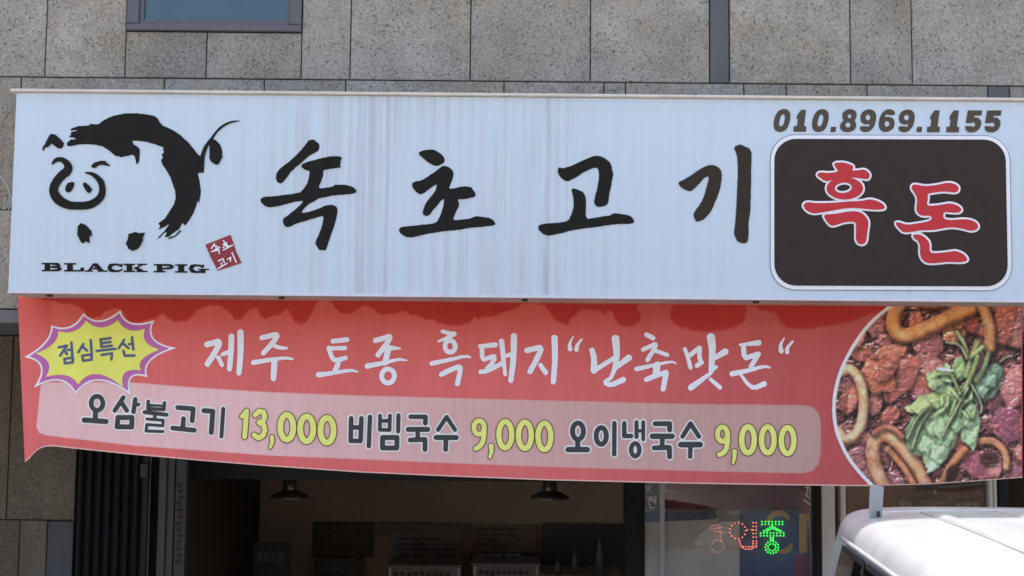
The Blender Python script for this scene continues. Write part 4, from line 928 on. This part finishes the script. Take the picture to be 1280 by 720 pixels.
round_(k9, [wd([(706,127),(856,128),(853,192)],46), wd([(682,254),(878,254)],50), wd([(778,260),(776,345)],46), wd([(702,360),(850,354),(850,455)],48)])
round_(k9, [wd([(1066,130),(980,258)],42), wd([(1066,130),(1150,258)],42), wd([(962,335),(1162,335)],52), wd([(1060,340),(1056,455)],48)])
def nine(z, cx, cy, rx, ry, w_, tail): round_(z, [ring(cx, cy, rx, ry, w_), wd(tail, w_)], True)
nine(k10, 215, 265, 58, 76, 54, [(273,265),(270,350),(255,430),(220,480),(180,500)])
round_(k10, [wd([(350,472),(356,530),(336,598)],54,32)], True)
for c_ in ((510,345),(730,352),(950,365)): round_(k10, [ring(*c_,72,148,60)], True)
round_(k11, [ring(185,195,46,69,42), wd([(183,280),(183,340)],42), wd([(102,350),(264,350)],46)])
round_(k11, [ring(381,235,43,70,42), wd([(492,127),(490,390)],38)])
round_(k11, [wd([(575,128),(575,236),(632,236)],38), wd([(678,118),(678,244)],34), wd([(735,118),(735,264)],32), wd([(680,192),(735,192)],26), ring(667,352,35,54,38)])
round_(k11, [wd([(835,132),(957,132),(957,184)],42), wd([(812,238),(978,238)],46), wd([(897,240),(893,325)],40), wd([(828,336),(954,332),(957,410)],42)])
round_(k11, [wd([(1133,130),(1066,240)],38), wd([(1133,130),(1204,240)],38), wd([(1052,308),(1214,308)],48), wd([(1132,310),(1130,410)],38)])
nine(k12, 185, 262, 50, 72, 48, [(237,262),(236,340),(222,410),(195,448),(155,466)])
round_(k12, [wd([(305,435),(306,490),(291,550)],48,26)], True)
for c_ in ((440,318),(638,318),(836,326)): round_(k12, [ring(*c_,63,130,54)], True)

# food photograph printed on the banner
fx0, fy0, st_ = 1036.0, 379.0, .75
nx, ny = int((1278 - fx0)/st_), int((609.5 - fy0)/st_)
FX, FY = np.meshgrid(fx0 + st_*np.arange(nx), fy0 + st_*np.arange(ny))
IMG = np.zeros((ny, nx, 3)); IMG[:] = (104, 58, 56)

def shade(h, k=1.0, lx=-.5, ly=-.75):
    gyy, gxx = np.gradient(h, st_); return np.clip((gxx*lx + gyy*ly)*-k, -1, 1)
def over(col, mask): 
    global IMG
    IMG = IMG*(1-mask[..., None]) + col*mask[..., None]
def darken(mask, a): 
    global IMG
    IMG = IMG*(1 - (mask*a)[..., None])
def meat(x, y, seed):
    q1 = fbm(x/17, y/17, seed, 3); q2 = fbm(x/17 + 5, y/17 + 3, seed+7, 3)
    return fbm((x + 46*q1)/11, (y + 46*q2)/11, seed+13, 5)
def blob(cx, cy, rx, ry, ang, col, seed, tex=4.0, spec=.75, amp=.35):
    ca, sa = math.cos(ang), math.sin(ang); dx, dy = FX-cx, FY-cy
    u = (dx*ca + dy*sa)/rx; v_ = (-dx*sa + dy*ca)/ry
    th = np.arctan2(v_, u); d = np.hypot(u, v_)*(1 + .34*(fbm(np.cos(th)*1.3+9, np.sin(th)*1.3+9, seed)-.5)*2)
    ds = np.hypot(u - 2.2/rx, v_ - 3.2/ry)
    darken(np.clip((1.25 - ds)/.4, 0, 1), .5)
    mk = np.clip((1 - d)*min(rx, ry)/2.0, 0, 1)
    mt_ = meat(dx*ca*1.2 + dy*sa + seed*31, (-dx*sa + dy*ca)*1.5, seed)
    h = np.sqrt(np.clip(1 - d*d, 0, 1))*min(rx, ry)*.40 + mt_*10
    s = shade(h, .62)
    tone = 1.02 + .46*s + .5*(mt_ - .5)
    c = np.asarray(col, float)*tone[..., None]
    c = c + np.array([34, 10, -14])*np.clip(fbm(FX/13, FY/13, seed+8)-.5, 0, 1)[..., None]*2
    hl = np.clip(s - .2, 0, 1)**1.2*np.clip(fbm(FX/3.4, FY/3.4, seed+11) - .46, 0, 1)*8.5*spec
    c = c + hl[..., None]*np.array([175, 150, 148])
    over(np.clip(c, 12, 245), mk)
def tube(path, w_, col, edge, seed, close=False, smooth_=2):
    p = np.array(path, float); p = chaikin(p, close, smooth_)
    if close: p = np.vstack([p, p[:1]])
    f = sd_stroke([(a, b, w_) for a, b in p]); d = f(FX, FY)
    darken(np.clip(1 - (f(FX-1.5, FY-2.5))/5, 0, 1), .5)
    t = np.clip(1 + d/(w_/2), 0, 1)                                 # 0 centre line, 1 border
    h = np.sqrt(np.clip(1 - t*t, 0, 1))*w_/2; s = shade(h, .75)
    c = np.asarray(col)*(1 - t[..., None]**2) + np.asarray(edge)*t[..., None]**2
    c = c*(.95 + .28*s + .5*(fbm(FX/8, FY/8, seed) - .5))[..., None]
    c = c*(1 + .22*(fbm(FX/3., FY/3., seed+4) - .5))[..., None] + np.array([26, -4, -22])*np.clip(fbm(FX/16, FY/16, seed+6) - .45, 0, 1)[..., None]*2.4
    c = c + (np.clip(s - .45, 0, 1)*np.clip(fbm(FX/4, FY/4, seed+2) - .45, 0, 1)*5)[..., None]*60
    over(np.clip(c, 10, 245), smooth(d, .7))
_m0 = meat(FX, FY*1.2, 3); _s0 = shade(_m0*22, .6)
IMG = np.array([128., 70, 68])*(.75 + 1.1*(_m0 - .42) + .5*_s0)[..., None] + (np.clip(_s0 - .3, 0, 1)*np.clip(fbm(FX/2.2, FY/2.2, 9) - .45, 0, 1)*900)[..., None]
PINKM, REDM, PURM, ORM = (180, 104, 100), (168, 84, 74), (152, 84, 92), (192, 106, 70)
rs = random.Random(5)
for k in range(26):
    blob(rs.uniform(1045, 1280), rs.uniform(380, 608), rs.uniform(14, 30), rs.uniform(8, 16), rs.uniform(0, 3), rs.choice([PINKM, REDM, PURM, REDM]), 100+k, rs.uniform(2.5, 4.5))
for a in ((1068,424,20,12,-.9,PINKM,1),(1094,408,12,14,.2,PURM,2),(1105,425,12,8,.3,PURM,3),(1160,432,20,22,.3,(158,84,92),4),(1158,455,22,12,.2,PINKM,5),(1192,418,16,14,.2,(190,110,80),6),(1198,398,9,14,.2,ORM,7),
          (1216,402,8,16,.1,(150,60,50),8),(1256,402,13,30,.12,(158,78,72),9),(1273,415,8,24,.1,(150,92,90),10),(1265,484,18,28,.15,(190,104,108),11),(1240,500,12,26,-.4,(92,56,66),12),(1262,532,22,20,.3,(130,66,84),13),
          (1225,580,25,19,.2,(150,74,92),14),(1244,585,9,15,.1,(190,110,110),15),(1268,590,14,10,.4,(150,82,98),16),(1275,565,8,12,.1,PINKM,17),(1095,503,10,18,.2,PINKM,18),(1114,520,12,12,0,REDM,19),(1075,585,16,15,.3,PURM,20),
          (1090,590,7,17,-.1,PINKM,21),(1118,600,12,12,0,PURM,22),(1155,575,10,14,.4,PURM,23),(1062,498,12,24,.1,(128,66,64),24),(1066,498,7,20,.15,(196,104,94),25)):
    blob(*a[:5], a[5], 300+a[6], 3.2)
blob(1122,468,24,34,.35,(165,84,80),41,5,.5); blob(1098,468,22,26,-.1,(186,94,74),42,5,1.0); blob(1112,440,24,9,-.25,(186,100,84),43,4,.5); blob(1108,460,13,18,.5,(178,88,78),44,4,.7)
tube([(1124,380),(1116,398),(1118,414),(1130,421),(1148,415),(1170,405),(1195,393),(1222,380)], 19, (220,150,96), (146,76,48), 51)
tube([(1150,382),(1165,384),(1180,380)], 7, (150,82,50), (90,44,30), 52)
tube([(1226,378),(1234,396),(1238,416),(1237,436)], 14, (196,142,92), (140,78,56), 53)
tube([(1049,466),(1062,460),(1073,470),(1079,490),(1080,512),(1076,533),(1067,547),(1056,550),(1048,540)], 13, (222,186,146), (160,98,74), 54)
tube([(1107,612),(1095,588),(1090,565),(1093,550),(1104,543),(1118,548),(1133,566),(1146,584),(1157,606)], 18, (214,160,122), (146,80,64), 55)
tube([(1110,562),(1122,574),(1134,590),(1142,606)], 8, (196,132,96), (140,80,66), 56)
tube([(1093,541),(1104,533),(1118,535),(1128,546)], 7, (184,106,84), (140,70,60), 57)
tube([(1177,606),(1185,588),(1197,570),(1207,562)], 10, (196,128,84), (140,76,56), 58)
tube([(1222,553),(1238,550),(1251,557),(1258,570),(1258,584)], 9, (204,138,98), (150,84,66), 59)
blob(1236,572,12,9,.2,(70,36,40),61,3,.2); blob(1190,590,7,13,.5,(50,28,30),62,3,.1); blob(1240,456,10,14,.3,(60,38,38),63,3,.2)
def leaf(pts, col, seed, vein=None, dark=.0):
    p = chaikin(pts, True, 1); f = sd_poly(p); d = f(FX, FY) + (fbm(FX/4, FY/4, seed)-.5)*2.4
    darken(np.clip(1 - f(FX-1.5, FY-2.5)/4, 0, 1), .34)
    h = fbm(FX/5, FY/7, seed+1)*9 + np.sqrt(np.clip(-d, 0, 30))*1.2
    s = shade(h, .50); c = np.asarray(col, float)*(1.06 - dark + .38*s + .5*(fbm(FX/11, FY/11, seed+2) - .5))[..., None]
    if vein:
        vd = sd_stroke([(a, b, 1.6) for a, b in vein])(FX, FY); c = lerp(c, np.asarray(col)*1.28 + 12, np.clip(1 - vd/1.2, 0, 1)*.75)
    over(np.clip(c, 8, 240), smooth(d, .8))
G1, G2, G3, G4 = (158,182,112), (146,178,132), (118,144,108), (140,170,108)
leaf([(1205,480),(1228,462),(1246,455),(1256,466),(1250,484),(1238,500),(1215,505)], (92,120,98), 70)
leaf([(1230,466),(1242,452),(1254,458),(1252,470),(1240,482)], (96,128,108), 71, [(1228,478),(1250,458)])
leaf([(1200,498),(1218,502),(1226,522),(1224,540),(1218,566),(1210,556),(1198,548)], G2, 72, [(1206,500),(1214,560)])
leaf([(1130,540),(1146,512),(1175,498),(1178,520),(1160,560),(1150,572),(1136,565)], (116,146,104), 73, [(1172,505),(1142,560)])
leaf([(1186,496),(1204,508),(1200,540),(1184,574),(1160,588),(1152,574),(1158,545),(1170,520)], G2, 74, [(1205,490),(1188,520),(1160,585)])
leaf([(1176,556),(1190,548),(1184,576),(1162,592),(1156,590)], (150,186,150), 75, [(1186,560),(1162,588)])
leaf([(1127,514),(1146,500),(1164,490),(1186,488),(1188,504),(1168,512),(1150,518)], G1, 76, [(1130,513),(1160,502),(1186,496)])
leaf([(1160,478),(1170,462),(1184,463),(1191,476),(1186,490),(1166,489)], (134,170,134), 77)
leaf([(1190,454),(1200,444),(1210,456),(1208,474),(1194,478)], (140,172,124), 78)
leaf([(1214,482),(1226,472),(1238,474),(1240,486),(1226,492)], (136,166,146), 79)
leaf([(1180,492),(1200,480),(1212,486),(1206,508),(1190,512)], G4, 80, [(1210,482),(1186,508)])
rg = random.Random(11)
for cx_, cy_l, r_, c_ in ((1168,474,13,(154,182,124)),(1182,466,11,G2),(1198,462,12,G4),(1152,508,14,G1),(1166,528,16,G2),(1182,540,17,G2),(1196,526,15,G2),(1212,522,12,G2),(1226,486,12,(130,160,134)),(1238,474,11,(118,148,124)),(1206,494,13,G4),(1188,498,14,G1),(1158,556,12,G2),(1172,566,13,(156,188,144)),(1214,546,10,G2)):
    pts_ = [(cx_ + r_*(.62 + .5*((q*7) % 3)/2*rg.uniform(.7, 1.1))*math.cos(q*.571 + cx_), cy_l + r_*(.7 + .45*((q*5) % 3)/2)*math.sin(q*.571 + cx_)) for q in range(11)]
    leaf(pts_, c_, 400 + int(cx_), [(cx_ - r_*.5, cy_l + r_*.7), (cx_ + r_*.5, cy_l - r_*.7)])
for k in range(26):
    bx_, by_ = rg.uniform(1176, 1222), rg.uniform(462, 512); an = rg.uniform(.6, 2.6) if by_ > 480 else rg.uniform(2.2, 4.2); L = rg.uniform(14, 34)
    ex_, ey_ = bx_ + math.cos(an)*L, by_ + math.sin(an)*L; nx_, ny_ = -math.sin(an)*rg.uniform(1.6, 3.4), math.cos(an)*rg.uniform(1.6, 3.4); mx_, my_ = bx_*.45 + ex_*.55, by_*.45 + ey_*.55
    f_ = rg.uniform(.82, 1.12); cc_ = rg.choice([G1, G2, G2, G4, (176,200,160)])
    leaf([(bx_, by_), (mx_ + nx_, my_ + ny_), (ex_, ey_), (mx_ - nx_, my_ - ny_)], tuple(q*f_ for q in cc_), 200 + k, [(bx_, by_), (ex_, ey_)])
for pth, w_, c_ in (([(1196,415),(1206,430),(1212,452)],5,(158,180,128)),([(1183,428),(1200,430),(1209,448)],3.5,(160,176,124)),([(1222,428),(1215,445),(1208,470)],6.5,(150,174,108)),([(1228,434),(1214,446)],6,(156,178,118)),
                    ([(1222,446),(1214,470),(1204,490)],6,(142,170,102)),([(1236,442),(1230,462),(1220,476)],6,(120,142,96)),([(1250,452),(1258,446),(1265,445)],2.2,(176,176,150)),([(1210,485),(1190,520),(1178,545)],2.2,(190,206,160)),([(1214,480),(1228,506),(1226,516)],2,(170,196,160)),
                    ([(1140,560),(1150,530),(1165,510)],3,(160,184,140)),([(1134,548),(1146,522),(1160,508)],2.5,(160,184,132)),([(1190,470),(1196,482),(1200,492)],4,(150,178,112))):
    tube(pth, w_, c_, [x*.7 for x in c_], 90, smooth_=1)
rimp = chaikin([(1118,378),(1112,383),(1085,405),(1061,440),(1046,475),(1041,510),(1045,540),(1058,570),(1075,592),(1096,613)], False, 2)
rim_d = sd_stroke([(a, b, 5.2) for a, b in rimp])(FX, FY)
disc_poly = np.vstack([rimp, [(1290, 613), (1290, 378)]])
disc = sd_poly(disc_poly)(FX, FY)
over(np.array([204., 200, 214])*np.ones_like(IMG), smooth(rim_d, .6))
lum = IMG.mean(-1, keepdims=True); IMG = IMG*.80 + lum*.20
for _ in range(1):
    IMG[1:-1,1:-1] = .5*IMG[1:-1,1:-1] + .125*(IMG[:-2,1:-1] + IMG[2:,1:-1] + IMG[1:-1,:-2] + IMG[1:-1,2:])
IMG += ((fbm(FX/1.6, FY/1.6, 77, 2) - .5)*26)[..., None]
fade = np.clip(IMG, 0, 255)*1.05 + 8
alb = np.clip(s2l(fade)/SHADE*.85*(1.26, 1.30, 1.16), .004, .9)
keep = (disc < 2.4) & (FY > np.interp(FX, TOPP[:,0], TOPP[:,1]) + .8) & (FY < np.interp(FX, us, by) - 1.0)
grid_mesh('food_picture', FX, FY, BP(.0025)(FX, FY), alb, attr_mat('printed_food_picture', .6, .3), ban, keep)

# ------------------------------------------------------------------ white van
VX, VY, VYAW = 2.04, -1.93, R(-6.5)             # van centre line at the roof's front edge
van = thing('parked_van', (VX, VY, 0), 'white van parked nose towards the shopfront, roof half in sun', 'van')
cy_, sy_ = math.cos(VYAW), math.sin(VYAW)
def VL(p): return (VX + p[0]*cy_ - p[1]*sy_, VY + p[0]*sy_ + p[1]*cy_, p[2]*(1 + DZ/ROOF))
def vmesh(name, v, f, mt, parent=None, smooth=True):
    return mesh(name, [VL(p) for p in v], f, mt, parent or van, smooth)
def wz(z):                                      # half width of the body at a height
    return float(np.interp(z, [.3, .55, 1.05, 1.2, 1.92], [.80, .845, .85, .845, .745]))
ROOF = 1.985; DZ = .112
SEC = [(.98,.62,.80),(.97,.80,.86),(.93,.98,.90),(.80,1.12,.93),(.62,1.31,.945),(.42,1.55,.96),(.24,1.745,.975),(.12,1.85,.985),(.03,1.905,.99),(-.08,1.947,1.0),(-.22,1.970,1.0),(-.33,1.977,1.0),(-.45,1.982,1.0),(-.62,1.984,1.0),(-.8,ROOF,1.0),(-1.0,ROOF,1.0),(-1.5,ROOF+.003,1.0),(-2.2,ROOF,1.0),(-2.8,1.975,1.0),(-3.1,1.95,1.0),(-3.24,1.90,.99),(-3.33,1.75,.985),(-3.38,1.3,.98),(-3.42,.9,.98),(-3.43,.6,.96)]
TOPW = ([-3.43, -3.0, -1.0, -.8, -.45, -.22, -.08, .03, .24, .8, .98], [.97, 1, 1, .993, .960, .905, .855, .815, .80, .84, .80])   # the roof rounds in plan towards the windscreen
def prof(zt, wf, tf=1.0):
    pts = []
    top = [(.0, 0), (.34, .001), (.62, .004), (.81, .010), (.905, .021), (.955, .038), (.985, .066), (1.0, .100)]
    def wf_at(z): return tf + (wf - tf)*min(max((zt - .1 - z)/.30, 0), 1)**.7
    zl = zt - .10; we = wz(max(zl, .35))*wf_at(zl)
    for a, dz in top: pts.append((a*we, zt - dz))
    for k in range(1, 9):
        z = zl + (.32 - zl)*k/8; pts.append((wz(z)*wf_at(z), z))
    half = pts
    return [(-x, z) for x, z in half[::-1]] + half[1:]
vv, ff = [], []
for y, zt, wf in SEC:
    for x, z in prof(zt, wf, min(wf, float(np.interp(y, *TOPW)))): vv.append((x, y + (.0 if y < 0 else -.10*abs(x/.85)**3*(1 if y > .0 else 0)), z))
npf = len(prof(1.9, 1))
for i in range(len(SEC)-1):
    for j in range(npf-1):
        ff.append((i*npf+j, i*npf+j+1, (i+1)*npf+j+1, (i+1)*npf+j))
ff.append(tuple(range(npf))[::-1]); ff.append(tuple((len(SEC)-1)*npf + j for j in range(npf)))
def paint():
    mt, t, b = new_mat('white_car_paint')
    tc = N(t, 'ShaderNodeTexCoord'); nz = N(t, 'ShaderNodeTexNoise'); nz.inputs['Scale'].default_value = 6; nz.inputs['Detail'].default_value = 6
    t.links.new(tc.outputs['Object'], nz.inputs['Vector'])
    rp = N(t, 'ShaderNodeValToRGB'); e = rp.color_ramp.elements; e[0].position = .3; e[0].color = (.265, .285, .295, 1); e[1].position = .65; e[1].color = (.325, .345, .355, 1)
    t.links.new(nz.outputs[0], rp.inputs[0]); t.links.new(rp.outputs[0], b.inputs['Base Color'])
    b.inputs['Roughness'].default_value = .4; b.inputs['Coat Weight'].default_value = .4; b.inputs['Coat Roughness'].default_value = .15
    return mt
M_PAINT = paint()
vb = vmesh('body', vv, ff, M_PAINT)
vb_mod = vb.modifiers.new('sub', 'SUBSURF'); vb_mod.levels = 1; vb_mod.render_levels = 2
def roof_z(x, y):
    zt = np.interp(-y, [-s[0] for s in SEC], [s[1] for s in SEC]); a = abs(x)/(wz(zt-.10)*float(np.interp(y, *TOPW)))
    return zt - float(np.interp(a, [0,.34,.62,.81,.905,.955,.985,1.0], [0,.001,.004,.010,.021,.038,.066,.100]))
# roof beads
for x in (-.42, -.14, .14, .42):
    v_, f_ = [], []; ys = np.linspace(-.66, -2.9, 26); n = 7
    for k, y in enumerate(ys):
        e = min(1, k/2.0, (len(ys)-1-k)/2.0)
        for j in range(n):
            t = math.pi*j/(n-1); v_.append((x + .032*math.cos(t), y, roof_z(x, y) - .006 + .016*e*math.sin(t)))
    for i in range(len(ys)-1):
        for j in range(n-1): f_.append((i*n+j, i*n+j+1, (i+1)*n+j+1, (i+1)*n+j))
    bd = vmesh('roof_bead', v_, f_, M_PAINT)
    for q in (-.036, .036):
        MB().tube([VL((x + q, y, roof_z(x, y) - .0015)) for y in ys[1:-1]], .003, 5).build('bead_shade_line', mat('bead_shade_grey', (.17, .17, .165), .8), bd, True)  # added dark lines that paint crease shade beside the beads
MB().tube([VL((x, -.60 - .10*abs(x/.6)**2.5, roof_z(x, -.62) - .0035)) for x in np.linspace(-.62, .62, 21)], .007, 6).build('roof_seam', M_PAINT, van, True)
# drip rails, side windows, seals
M_SEAL = mat('black_rubber', (.014, .014, .015), .7); M_CHROME = mat('door_frame_white', (.62, .62, .62), .35)
def sidepatch(y0, y1, z0, z1, off, s, n=6, slant=0.0):
    v_, f_ = [], []
    for i in range(n+1):
        z = z0 + (z1-z0)*i/n
        for k in range(5):
            y = y0 + (y1-y0)*k/4
            if k == 4: y = y1 + slant*(1-i/n)
            v_.append((s*(wz(z) + off), y, z))
    for i in range(n):
        for k in range(4):
            q = (i*5+k, i*5+k+1, (i+1)*5+k+1, (i+1)*5+k); f_.append(q if s > 0 else q[::-1])
    return v_, f_
for s in (-1, 1):
    for (ya, yb_, sl) in ((-1.42, -.92, .70), (-2.20, -1.50, 0), (-3.05, -2.28, 0)):
        vmesh('window_seal', *sidepatch(ya - .03, yb_ + .02, 1.12, 1.878, .006, s, slant=sl), M_SEAL)
        vmesh('side_window', *sidepatch(ya, yb_, 1.15, 1.862, .011, s, slant=sl), M_CARGLASS)
    rail = [VL((s*(wz(1.895) + .008), y, min(1.898, roof_z(.72, y) - .02))) for y in np.linspace(-3.1, -.90, 16)]
    MB().tube(rail, .008, 8).build('drip_rail', M_PAINT, van, True)
    for y in (-1.46, -2.24):
        MB().tube([VL((s*(wz(z) + .001), y, z)) for z in np.linspace(.45, 1.82, 9)], .005, 6).build('door_seam', M_SEAL, van)
    MB().add([VL(p) for p in [(s*(.86), -.9, .98), (s*.90, -.9, .98), (s*.90, -.72, .98), (s*.86, -.72, .98), (s*.86, -.9, 1.02), (s*.90, -.9, 1.02), (s*.90, -.72, 1.02), (s*.86, -.72, 1.02)]],
             [(0,3,2,1),(4,5,6,7),(0,1,5,4),(1,2,6,5),(2,3,7,6),(3,0,4,7)]).build('door_handle', M_SEAL, van)
    mr = MB().add([VL((s*(.93 + .09*a), .28 + .05*b, 1.28 + .13*c)) for a in (-1, 1) for b in (-1, 1) for c in (-1, 1)], [(0,1,3,2),(4,6,7,5),(0,4,5,1),(2,3,7,6),(0,2,6,4),(1,5,7,3)])
    mr.tube([VL((s*.80, .30, 1.2)), VL((s*.92, .28, 1.28))], .015, 8).build('mirror', M_SEAL, van)
    hp = MB().add([VL((s*(.60 + .17*a), .915 - .05*abs(a) + .0*b + .03*c, .80 + .075*b)) for a in (-1, 1) for b in (-1, 1) for c in (-1, 1)], [(0,1,3,2),(4,6,7,5),(0,4,5,1),(2,3,7,6),(0,2,6,4),(1,5,7,3)])
    hp.build('headlight', mat('headlight_lens', (.6, .6, .6), .1), van)
    for y in (.42, -2.55):
        c = VL((s*.74, y, .31))
        wh = MB().lathe((0,0,0), [(.19,-.08),(.29,-.09),(.31,-.06),(.31,.06),(.29,.09),(.19,.08)], 28, 'x').build('wheel', mat('tyre_rubber', (.02, .02, .02), .85), van, True)
        wh.location = Vector(c) - van.location; wh.rotation_euler = (0, 0, VYAW)
        rm = bpy.data.objects.new('rim', MB().lathe((0,0,0), [(.001,s*.05),(.06,s*.055),(.08,s*.03),(.15,s*.045),(.19,s*.075)], 24, 'x').build('rim_tmp', mat('steel_rim', (.45,.45,.46), .4, .6)).data)
        bpy.data.objects.remove(bpy.data.objects['rim_tmp']); COL.objects.link(rm); rm.parent = wh
# windscreen, bumper
v_, f_ = [], []
for i, t in enumerate(np.linspace(0, 1, 7)):
    z = 1.16 + t*.66; y = float(np.interp(z, [s[1] for s in SEC[3:9]], [s[0] for s in SEC[3:9]]))
    for k in np.linspace(-1, 1, 9):
        x = k*wz(z)*.86; v_.append((x, y - .10*abs(x/.85)**3 + .014, z + .006))
for i in range(6):
    for k in range(8): f_.append((i*9+k, i*9+k+1, (i+1)*9+k+1, (i+1)*9+k)[::-1])
vmesh('windscreen', v_, f_, M_CARGLASS)
MB().tube([VL(p) for p in ((-.82, .70, .47), (-.76, .95, .47), (-.4, 1.03, .47), (.4, 1.03, .47), (.76, .95, .47), (.82, .70, .47))], .085, 10).build('front_bumper', M_PAINT, van, True)
MB().tube([VL(p) for p in ((-.80, -3.36, .47), (-.6, -3.47, .47), (.6, -3.47, .47), (.80, -3.36, .47))], .08, 10).build('rear_bumper', M_SEAL, van, True)
# flat bracket standing on the roof corner
VB = P(1095, 646, -2.74)
bx = np.array(VB); hw = .021
br = MB().add([(bx[0]-hw-.004, bx[1]-.008, bx[2]-.03), (bx[0]+hw-.004, bx[1]-.008, bx[2]-.03), (bx[0]+hw-.004, bx[1]+.012, bx[2]-.03), (bx[0]-hw-.004, bx[1]+.012, bx[2]-.03),
               (bx[0]-hw+.006, bx[1]-.002, bx[2]+.112), (bx[0]+hw+.008, bx[1]-.002, bx[2]+.106), (bx[0]+hw+.008, bx[1]+.018, bx[2]+.106), (bx[0]-hw+.006, bx[1]+.018, bx[2]+.112)],
              [(0,3,2,1),(4,5,6,7),(0,1,5,4),(1,2,6,5),(2,3,7,6),(3,0,4,7)]).build('roof_bracket', mat('bracket_grey_white', (.36, .37, .36), .5), van)
MB().lathe((bx[0]+.004, bx[1]-.018, bx[2]+.016), [(.001,.006),(.006,.004),(.007,-.015)], 10).build('bracket_bolt', M_BOLT, br)
